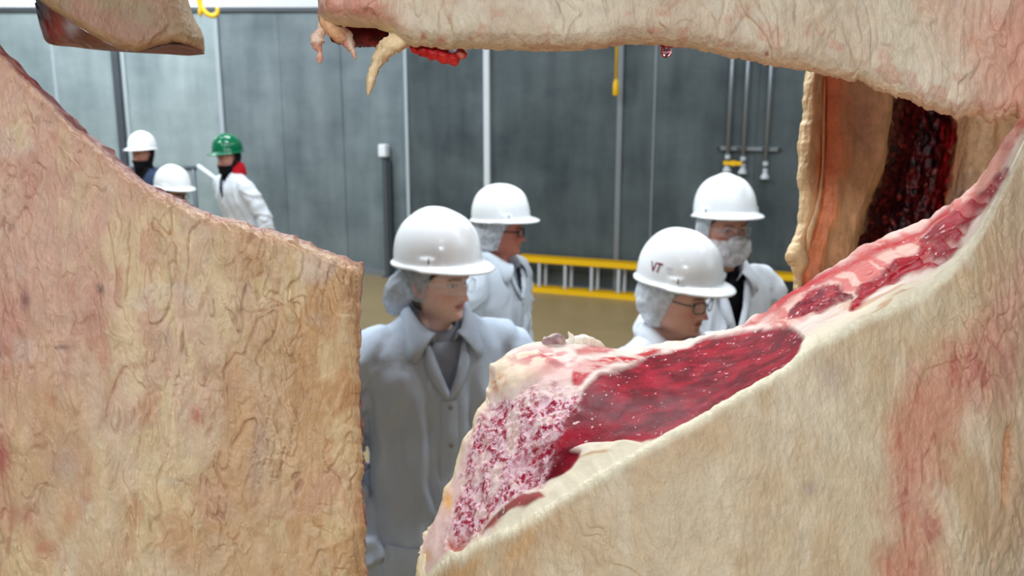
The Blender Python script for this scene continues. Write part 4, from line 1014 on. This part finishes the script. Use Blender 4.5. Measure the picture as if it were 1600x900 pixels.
def person(label, hx, hy, dep, yaw, pitch, byaw, roll=0., wid=1.0, lean=0.0, man=True, seed=0, hat=None, coat=None, shirt=None, vz=1.27, skin=(206, 150, 130), brow=(70, 50, 40), lip=(176, 92, 92), flush=(204, 112, 100),
           hair=None, net=None, glasses=None, gaiter=None, mask=None, hood=None, bun=False, res=1.0, fold=1.0, wide=1.0, jaw=1.0, shx=0.0, logo=False, hatp=0.0, collar=True, sink=0.0, inner=None):
    yaw, pitch, byaw, roll = map(math.radians, (yaw, pitch, byaw, roll))
    hp = P(hx, hy, dep); Rh = rotz(math.pi + yaw) @ rotx(-pitch) @ roty(roll); Rb = rotz(math.pi + byaw)
    k = (hp[2] + .02 - sink) / 1.615
    # base on the floor below the shoulders
    base = hp - Rb @ np.array([shx, .02 + lean, 0]); base[2] = 0
    root = empty('person', base, label, 'person')
    Mh = np.eye(4); Mh[:3, :3] = Rh; Mh[:3, 3] = hp
    hw = lambda V: V @ Rh.T + hp
    hat = hat or M_HAT; coat = coat or M_COAT; shirt = shirt or M_BLACK
    # ---- body: head, neck, ears, torso core, legs in one mesh
    G, alm, front = head_grid(int(170 * res), int(150 * res), man, wide, jaw)
    nr, nc = G.shape[:2]; N = gnormals(G, True); N = N * np.sign((N * (G - np.array([0, 0, np.nan_to_num(0)]))).sum(-1))[..., None]
    cc = skin_cols(G, front, lin(*skin), lin(*brow), lin(*lip), lin(*flush))
    # bend the neck's lower rings back to upright over the shoulders
    HWp = hw(G.reshape(-1, 3)).reshape(G.shape)
    nb = base + Rb @ np.array([0, lean - .005, 1.40 * k])
    tz = sstep(-.105, -.27, G[..., 2])[..., None]
    tgt = nb + (Rb @ (G * np.array([1, 1, 0])).reshape(-1, 3).T).T.reshape(G.shape)
    HWp = HWp * (1 - tz) + tgt * tz
    V = [HWp.reshape(-1, 3)]; Fc = gfaces(nr, nc, wrap=True, flip=True).tolist(); cols = [cc.reshape(-1, 3)]; off = nr * nc
    Fc.append(list(range(nc)))
    for s in (-1, 1):
        ev, ef = ear(s); V.append(hw(ev)); Fc += [[i + off for i in f] for f in ef]; off += len(ev); cols.append(np.broadcast_to(mixc(linc(*skin), linc(*flush), np.array([.5]))[0], ev.shape))
    bc = lambda V_: base + (np.asarray(V_) * np.array([1, 1, k]) + np.array([0, 1, 0]) * (lean * sstep(.8, 1.45, np.asarray(V_)[:, 2]))[:, None]) @ Rb.T
    mbc = MB(); mbc.tube([(0, 0, .80), (0, 0, 1.0), (0, 0, 1.2), (0, 0, 1.34), (0, -.005, 1.43)], [.09, .085, .085, .075, .05], 20)
    for s in (-1, 1): mbc.tube([(s * .09, 0, .86), (s * .10, .0, .50), (s * .105, -.01, .10), (s * .105, 0, .03)], [.075, .055, .042, .042], 14)
    V.append(bc(mbc.V)); Fc += [[i + off for i in f] for f in mbc.F]; cols.append(np.broadcast_to(linc(*skin), (len(mbc.V), 3)))
    mkmesh('body', np.concatenate(V), Fc, M_SKIN, root, True, {'Col': np.concatenate(cols)}, base)
    # ---- eyes
    for s in (-1, 1):
        u, v = np.meshgrid(np.linspace(0, 2 * math.pi, 20, endpoint=False), np.linspace(0, math.pi, 16), indexing='ij'); u, v = u.T, v.T
        d = np.stack([np.sin(v) * np.cos(u), np.cos(v), np.sin(v) * np.sin(u)], -1)
        rr = np.arccos(np.clip(d[..., 1], -1, 1)); c = np.where((rr < .48)[..., None], linc(70, 60, 52), linc(226, 220, 218)); c = np.where((rr < .22)[..., None], linc(10, 10, 10), c)
        mkmesh('eye', hw((d * .0128 + np.array([s * .031 * wide, .0665, .001])).reshape(-1, 3)), gfaces(16, 20, wrap=True, flip=True), M_EYE, root, True, {'Col': c}, base)
    # ---- shells taken from the head surface
    def shell(name, mask, offs, mat, par=root):
        W = G + N * offs[..., None]; Wp = hw(W.reshape(-1, 3)).reshape(G.shape); Wp = Wp * (1 - tz) + (tgt + (Wp - hw(G.reshape(-1, 3)).reshape(G.shape))) * tz
        f = gfaces(nr, nc, wrap=True, flip=True); keep = mask.reshape(-1)[f].all(1); f = f[keep]
        used = np.unique(f); mp = np.full(nr * nc, -1); mp[used] = np.arange(len(used))
        return mkmesh(name, Wp.reshape(-1, 3)[used], mp[f], mat, par, True, None, base)
    X, Y, Z = G[..., 0], G[..., 1], G[..., 2]
    if hair is not None:
        line = .052 - .9 * np.clip(-(Y - .075), 0, .055)                        # hairline drops towards the ears
        shell('hair', (Z > line) & (Z > -.075) | ((Y < -.005) & (Z > -.085)), .004 + .006 * fbm(G * 90, 2, seed), hair)
    if net is not None:
        crin = fbm(G * np.array([32, 32, 20]), 2, seed + 3); crin2 = 1 - np.abs(fbm(G * np.array([60, 60, 26]), 1, seed + 4) - .5) * 4
        m = ((Z > .040) | (Y < .040 - .30 * (.04 - Z))) & (Z > (-.085 if man else -.055) + .02 * (crin - .5)) & (Y < .085)
        offs = .010 + .018 * crin + .0025 * crin2 + (.022 * gauss(Y + .085, .05) * gauss(Z + .03, .05) if man else .0)
        edge = sstep(.0, .03, (.040 - .30 * (.04 - Z)) - Y) ; offs = .006 + (offs - .006) * np.clip(edge + (Z > .04), 0, 1)
        shell('hairnet', m, offs, net)
        if bun:
            u, v = np.meshgrid(np.linspace(0, 2 * math.pi, 48, endpoint=False), np.linspace(0.02, math.pi - .02, 36), indexing='ij'); u, v = u.T, v.T
            d = np.stack([np.cos(u) * np.sin(v), np.sin(u) * np.sin(v), np.cos(v)], -1)
            rr = 1 + .22 * (fbm(d * 3.2, 3, seed + 7) - .5) * 2 - .10 * np.abs(fbm(d * np.array([5, 5, 2.5]), 2, seed + 8) - .5) * 3
            Vb = d * rr[..., None] * np.array([.060, .056, .105]); Vb = Vb @ rotx(-.62).T + np.array([.012, -.108, -.052])
            mkmesh('net_bun', hw(Vb.reshape(-1, 3)), gfaces(36, 48, wrap=True, flip=True), net, root, True, None, base)
    if gaiter is not None:
        wr = fbm(G * np.array([25, 25, 90]), 3, seed + 9)
        top = -.046 + .05 * sstep(.04, .0, Y)
        shell('neck_gaiter', ((Z < top) | ((Y < -.0) & (Z < .05))) & (Z > -.24), .010 + .012 * wr + .016 * sstep(-.08, -.14, Z), gaiter)
    if mask is not None:
        crin = fbm(G * np.array([40, 40, 14]), 2, seed + 10); cr2 = 1 - np.abs(fbm(G * np.array([70, 70, 14]), 1, seed + 12) - .5) * 4
        m = (Z < -.026 + .004 * np.cos(X * 60)) & (Z > -.128) & (Y > -.005)
        shell('beard_net', m, (.007 + .010 * crin + .003 * cr2 + .016 * gauss(Z + .082, .035)) * sstep(-.02, .03, Y) + .004, mask)
    # ---- hard hat
    Mhat = np.eye(4); Mhat[:3, :3] = Rh @ rotx(.09 - hatp); Mhat[:3, 3] = hp + Rh @ np.array([0, -.004, .052])
    ho = make_hat(Mhat, base, hat, root, int(72 * max(res, .6)))
    def on_hat(az, t, out=.0018):
        p = np.array(hat_point(np.array([az]), np.array([t]))).reshape(3) + np.array([0, 0, .004]); e = 1e-3
        pa = np.array(hat_point(np.array([az + e]), np.array([t]))).reshape(3); pt = np.array(hat_point(np.array([az]), np.array([t + e]))).reshape(3); p0 = np.array(hat_point(np.array([az]), np.array([t]))).reshape(3)
        nn = np.cross(pa - p0, pt - p0); nn /= np.linalg.norm(nn); nn = nn * np.sign(nn @ (p * np.array([1, 1, .6]))); return p + nn * out
    def decal(name, strips, az0, t0, mat, sgn):
        """strips: quads in metres (right, up) laid on the dome"""
        Vd, Fd = [], []
        for qd in strips:
            o_ = len(Vd)
            nseg = 4
            for i in range(nseg + 1):
                a_ = np.array(qd[0]) * (1 - i / nseg) + np.array(qd[3]) * i / nseg; b_2 = np.array(qd[1]) * (1 - i / nseg) + np.array(qd[2]) * i / nseg
                for pt_ in (a_, b_2): Vd.append(on_hat(az0 + sgn * pt_[0] / .118, t0 + pt_[1] / .138))
            Fd += [[o_ + 2 * i, o_ + 2 * i + 1, o_ + 2 * i + 3, o_ + 2 * i + 2] for i in range(nseg)]
        Vd = np.array(Vd) @ Mhat[:3, :3].T + Mhat[:3, 3]
        mkmesh(name, Vd, Fd, mat, ho, False, None, base)
    if logo:
        az0 = math.radians(106); H_ = .026
        vt = [[(-.004, H_), (-.0, H_), (.010, 0), (.006, 0)], [(.012, H_), (.016, H_), (.010, 0), (.006, 0)],
              [(.017, H_), (.036, H_), (.035, H_ - .005), (.016, H_ - .005)], [(.0245, H_ - .005), (.0285, H_ - .005), (.0235, 0), (.0195, 0)]]
        decal('logo_letters', vt, az0, .22, M_LOGO, -1)
        decal('logo_lines', [[(.046, .018), (.066, .018), (.066, .016), (.046, .016)], [(.046, .013), (.062, .013), (.062, .0115), (.046, .0115)], [(.050, .005), (.064, .005), (.064, .0035), (.050, .0035)]], az0, .22, M_LOGO2, -1)
    if res > .7:
        for sd in (-1, 1): decal('slot', [[(-.0015, .014), (.0015, .014), (.0015, 0), (-.0015, 0)]], sd * math.radians(66), .06, M_LINER, 1)
    # ---- glasses
    if glasses:
        kind = glasses; fm = M_FRAME if kind == 'dark' else (M_DSTEEL if kind == 'wire' else M_CLEARFRAME); r_ = .0018 if kind == 'wire' else .0026
        go = None
        lw, lh, gy, gz = (.027, .018, .106, -.004)
        for s in (-1, 1):
            a = np.linspace(0, 2 * math.pi, 33); xs = s * .0335 + lw * np.sign(np.cos(a)) * np.abs(np.cos(a)) ** .7; zs = gz + lh * np.sign(np.sin(a)) * np.abs(np.sin(a)) ** .7
            ys = gy - 4.5 * (np.abs(xs) - .005) ** 2 * (np.abs(xs) > .005)
            ring = np.stack([xs, ys, zs], -1)
            if go is None:
                g2 = MB()
                for s2 in (-1, 1):
                    g2.tube(hw(ring * np.array([-1 if s2 > 0 else 1, 1, 1])), r_, 6)
                g2.tube(hw(np.array([(-.008, gy - .001, gz + .006), (0, gy + .002, gz + .008), (.008, gy - .001, gz + .006)])), r_, 6)
                go = g2.build('safety_glasses', fm, root, True, base)
            cen = ring.mean(0); Vl = np.vstack([cen + np.array([0, .003, 0]), ring[:-1]]); mkmesh('lens', hw(Vl), [[0, i + 1, (i + 1) % 32 + 1] for i in range(32)], M_LENS, go, True, None, base)
            tb = MB(); tb.tube(hw(np.array([(s * .060, gy - .0145, gz + .008), (s * .074, .070, gz + .009), (s * .079, .02, gz + .008), (s * .080, -.012, gz + .002), (s * .078, -.028, gz - .02)])), r_ * 1.3, 6); tb.build('temple', fm, go, True, base)
            if kind == 'clear':
                sg = np.array([(s * .060, gy - .014, gz + .018), (s * .078, .068, gz + .016), (s * .078, .066, gz - .012), (s * .060, gy - .014, gz - .016)]); mkmesh('side_shield', hw(sg), [[0, 1, 2, 3]], M_LENS, go, True, None, base)
    # ---- coat
    Vc, Fcq = coat_mesh(k, wid, lean, fold, 1000 + seed)
    zt = 1.462
    vw = .075 * np.clip((Vc[:, 2] - vz) / (zt - vz), 0, 1.3)
    hole = ((np.abs(Vc[:, 0]) < vw) & (Vc[:, 1] > .0) & (Vc[:, 2] > vz)) | ((Vc[:, 2] > 1.435) & (np.hypot(Vc[:, 0] / .085, (Vc[:, 1] + .005) / .085) < 1))
    tri = Fcq[~hole[Fcq].any(1)]
    bvh = BVHTree.FromPolygons([tuple(v) for v in Vc], [tuple(map(int, f)) for f in Fcq])
    used = np.unique(tri); mp = np.full(len(Vc), -1); mp[used] = np.arange(len(used))
    co = mkmesh('coat', bc(Vc[used]), mp[tri], coat, root, True, None, base)
    sd_ = co.modifiers.new('thick', 'SOLIDIFY'); sd_.thickness = .004; sd_.offset = -1
    def surf(x, z, out=.004, frm=1):
        h = bvh.ray_cast(Vector((x, frm * .6, z)), Vector((0, -frm, 0)))
        return np.array([x, (h[0].y if h[0] is not None else frm * .1) + frm * out, z])
    # placket, buttons
    zs = np.linspace(vz - .01, .56, 60); px_ = .016
    pl = np.array([[surf(x, z, o_) for x, o_ in ((-.024, .001), (-.022, .006), (px_ + .006, .0065), (px_ + .010, .001))] for z in zs])
    mkmesh('placket', bc(pl.reshape(-1, 3)), gfaces(60, 4), coat, co, True, None, base)
    for z in np.arange(vz - .03, .6, -.115):
        p = surf(-.004, z, .008); mb = MB(); mb.tube([p - np.array([0, .003, 0]), p, p + np.array([0, .0025, 0])], [.0075, .0085, .006], 12); mkmesh('button', bc(mb.V), mb.F, M_BUTTON, co, True, None, base)
    # collar: stand, fold and leaf, ending in two points
    if collar:
        ang = np.linspace(-1, 1, 61); rows = []
        for t in ang:
            a = t * math.radians(158)                    # 0 at the nape
            nx, ny = math.sin(a), -math.cos(a)
            fr_ = sstep(.55, 1.0, abs(t))
            inner_ = np.array([nx * .070, ny * .066 - .004 + .02 * fr_, 1.455 - .055 * fr_])
            foldp = np.array([nx * .083, ny * .080 - .004 + .032 * fr_, 1.497 - .060 * fr_])
            lx = nx * .108 + np.sign(t) * (.052 * fr_); ly = ny * .108; lz = 1.438 - .085 * fr_
            if fr_ > .02:
                sp = surf(lx, lz, .012); ly = ly * (1 - fr_) + sp[1] * fr_ if ny > -.2 else ly
            leaf = np.array([lx, ly, lz])
            midp = foldp * .5 + leaf * .5 + np.array([nx, ny, .2]) * .012
            rows.append([inner_, foldp * .6 + inner_ * .4 + np.array([nx, ny, 0]) * .002, foldp, foldp * .75 + leaf * .25 + np.array([nx, ny, .3]) * .010, midp, leaf])
        Gc = np.array(rows); cl = mkmesh('collar', bc(Gc.reshape(-1, 3)), gfaces(61, 6), coat, co, True, None, base)
        s2 = cl.modifiers.new('thick', 'SOLIDIFY'); s2.thickness = .004
        # turned-back fronts beside the open neck
        for s in (-1, 1):
            zl = np.linspace(1.40, vz - .005, 16); lap = []
            for z in zl:
                x0 = .075 * (z - vz) / (zt - vz) ; wv_ = .034 * math.sin(math.pi * np.clip((1.40 - z) / (1.40 - vz), 0, 1) * .8 + .25)
                lap.append([surf(s * (x0 - .004), z, .004), surf(s * (x0 + wv_ * .5), z, .013), surf(s * (x0 + wv_), z, .007)])
            lp = mkmesh('lapel', bc(np.array(lap).reshape(-1, 3)), gfaces(16, 3, flip=s > 0), coat, co, True, None, base)
            s3 = lp.modifiers.new('thick', 'SOLIDIFY'); s3.thickness = .003
    # shirt under it
    th = np.linspace(0, 2 * math.pi, 40, endpoint=False); rows = []
    for z, ww, ff, bb in ((.95, .15, .10, .10), (1.20, .165, .105, .10), (1.33, .165, .095, .095), (1.40, .13, .078, .085), (1.44, .088, .066, .076), (1.462, .070, .061, .072), (1.475, .067, .060, .070), (1.468, .060, .054, .064)):
        c, s = np.cos(th), np.sin(th); rows.append(np.stack([ww * np.sign(s) * np.abs(s) ** .9, np.where(c > 0, ff, bb) * c, np.full(40, z) - .045 * np.clip(c, 0, 1) * (z > 1.42)], -1))
    Gs = np.array(rows); nn_ = fbm(Gs * np.array([25, 25, 60]), 3, seed + 20)[..., None] - .5
    Gs = Gs * np.array([1, 1, 1]) + Gs * np.array([1, 1, 0]) * nn_ * .12
    mkmesh('shirt', bc(Gs.reshape(-1, 3)), gfaces(len(rows), 40, wrap=True), shirt, root, True, None, base)
    if inner is not None:
        rows = []
        for q, (z, r) in enumerate(((1.425, .082), (1.45, .076), (1.472, .074), (1.480, .071), (1.47, .066))):
            c, s = np.cos(th), np.sin(th); rows.append(np.stack([r * s, r * .93 * c - .004, np.full(40, z) - .055 * np.clip(c, 0, 1)], -1))
        mkmesh('shirt_collar', bc(np.array(rows).reshape(-1, 3)), gfaces(5, 40, wrap=True), inner, root, True, None, base)
    if hood is not None:
        rows = []
        for q, (z, r, fr_) in enumerate(((1.41, .105, .9), (1.45, .118, .95), (1.50, .118, .9), (1.54, .100, .85), (1.55, .086, .8), (1.52, .080, .8))):
            c, s = np.cos(th), np.sin(th); rows.append(np.stack([r * s, r * c * fr_ - .012, np.full(40, z) - .07 * np.clip(c, -.2, 1)], -1))
        Gh = np.array(rows); Gh = Gh + Gh * np.array([1, 1, 0]) * (fbm(Gh * 30, 3, seed + 30)[..., None] - .5) * .25
        fq = gfaces(len(rows), 40, wrap=True); fq = fq[np.cos(th)[fq[:, 0] % 40] < .35]
        mkmesh('hood', bc(Gh.reshape(-1, 3)), fq, hood, root, True, None, base)
    # trousers, boots, pockets
    for s in (-1, 1):
        mb = MB(); mb.tube(np.array([(s * .09, 0, .90), (s * .10, 0, .5), (s * .108, -.01, .10), (s * .108, -.01, .06)]), [.10, .085, .075, .078], 18)
        mkmesh('trouser_leg', bc(mb.V), mb.F, M_TROUSER, root, True, None, base)
        mb = MB(); mb.tube(smooth_curve([(s * .108, -.07, .05), (s * .108, -.03, .05), (s * .110, .05, .047), (s * .114, .13, .042), (s * .116, .19, .036)], 14), np.interp(np.linspace(0, 1, 14), [0, .15, .5, .8, 1], [.03, .048, .046, .046, .022]), 14)
        mb.V = [(x, y, max(z, .0)) for x, y, z in mb.V]; mkmesh('boot', bc(mb.V), mb.F, M_BOOT, root, True, None, base)
        zq = np.linspace(.80, .60, 8); pk = np.array([[surf(s * x, z + .02 * (x - .1), .006) for x in np.linspace(.085, .20, 8)] for z in zq])
        mkmesh('pocket', bc(pk.reshape(-1, 3)), gfaces(8, 8, flip=s > 0), coat, co, True, None, base)
    return root

def net_mat(name, col, alpha):
    m, nt, b = newmat(name); b.inputs['Roughness'].default_value = .7; b.inputs['Specular IOR Level'].default_value = .2
    tc = node(nt, 'ShaderNodeTexCoord'); nz = node(nt, 'ShaderNodeTexNoise'); nz.inputs['Scale'].default_value = 55; nz.inputs['Detail'].default_value = 4
    nt.links.new(tc.outputs['Object'], nz.inputs['Vector'])
    mr = node(nt, 'ShaderNodeMapRange'); mr.inputs[1].default_value = .35; mr.inputs[2].default_value = .65; mr.inputs[3].default_value = alpha - .18; mr.inputs[4].default_value = min(1, alpha + .15); nt.links.new(nz.outputs['Fac'], mr.inputs[0]); nt.links.new(mr.outputs[0], b.inputs['Alpha'])
    b.inputs['Base Color'].default_value = (*col, 1); return m
M_NET = net_mat('hairnet_white', lin(222, 228, 236), .80)
M_NETG = net_mat('hairnet_thin', lin(186, 194, 206), .72)
M_BEARD = net_mat('beard_net', lin(228, 226, 230), .80)
M_HAIRB = plain('hair_brown', lin(70, 52, 42), .6, noise=.3, scale=60, stretch=(1, 1, .2))
M_HAIRG = plain('hair_grey', lin(150, 148, 148), .6, noise=.2, scale=60, stretch=(1, 1, .2))

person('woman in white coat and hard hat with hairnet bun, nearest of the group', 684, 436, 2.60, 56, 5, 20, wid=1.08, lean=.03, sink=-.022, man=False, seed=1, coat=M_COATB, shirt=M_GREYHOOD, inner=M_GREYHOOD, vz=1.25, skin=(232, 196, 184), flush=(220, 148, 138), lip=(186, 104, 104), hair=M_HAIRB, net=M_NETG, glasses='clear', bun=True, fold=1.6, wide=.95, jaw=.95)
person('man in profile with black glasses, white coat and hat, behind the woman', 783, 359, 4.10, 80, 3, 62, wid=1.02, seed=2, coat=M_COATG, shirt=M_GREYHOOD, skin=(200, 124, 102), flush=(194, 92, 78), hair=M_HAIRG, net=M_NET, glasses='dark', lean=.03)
person('man in white hard hat with maroon VT letters, wire glasses, bending forward', 1058, 462, 2.75, 50, 9, 32, wid=1.08, lean=.12, seed=3, shirt=M_TEAL, inner=M_TEAL, skin=(224, 174, 156), flush=(208, 124, 110), hair=M_HAIRG, net=M_NET, glasses='wire', logo=True, wide=1.06, jaw=1.16)
person('person in white hard hat wearing clear goggles, beard net and black shirt', 1132, 356, 3.46, 16, 0, 20, wid=1.06, seed=4, shirt=M_BLACK, vz=1.20, skin=(222, 162, 140), flush=(214, 122, 104), hair=M_HAIRB, net=M_NET, glasses='clear', mask=M_BEARD)
person('worker in green hard hat, black neck gaiter, red hood and white coat', 357, 247, 7.7, -42, 8, -50, wid=1.32, seed=5, res=.5, hat=M_HATG, shirt=M_GREYHOOD, gaiter=M_BLACK, hood=M_RED, skin=(214, 156, 144), flush=(206, 116, 108), lean=.15, collar=False, vz=1.22)
person('far worker in white hard hat, black balaclava and navy jacket', 223, 241, 8.2, -24, 4, -20, wid=1.0, seed=6, res=.5, coat=M_NAVY, shirt=M_BLACK, gaiter=M_BLACK, skin=(190, 134, 114), flush=(180, 104, 90), lean=.04, collar=False)
person('far worker showing just a white hard hat and dark visor above the beef', 270, 303, 6.4, 62, 8, 50, wid=1.0, seed=7, res=.5, coat=M_NAVY, shirt=M_BLACK, gaiter=M_BLACK, glasses='dark', hair=M_BLACK, skin=(186, 140, 120), lean=.05, collar=False)
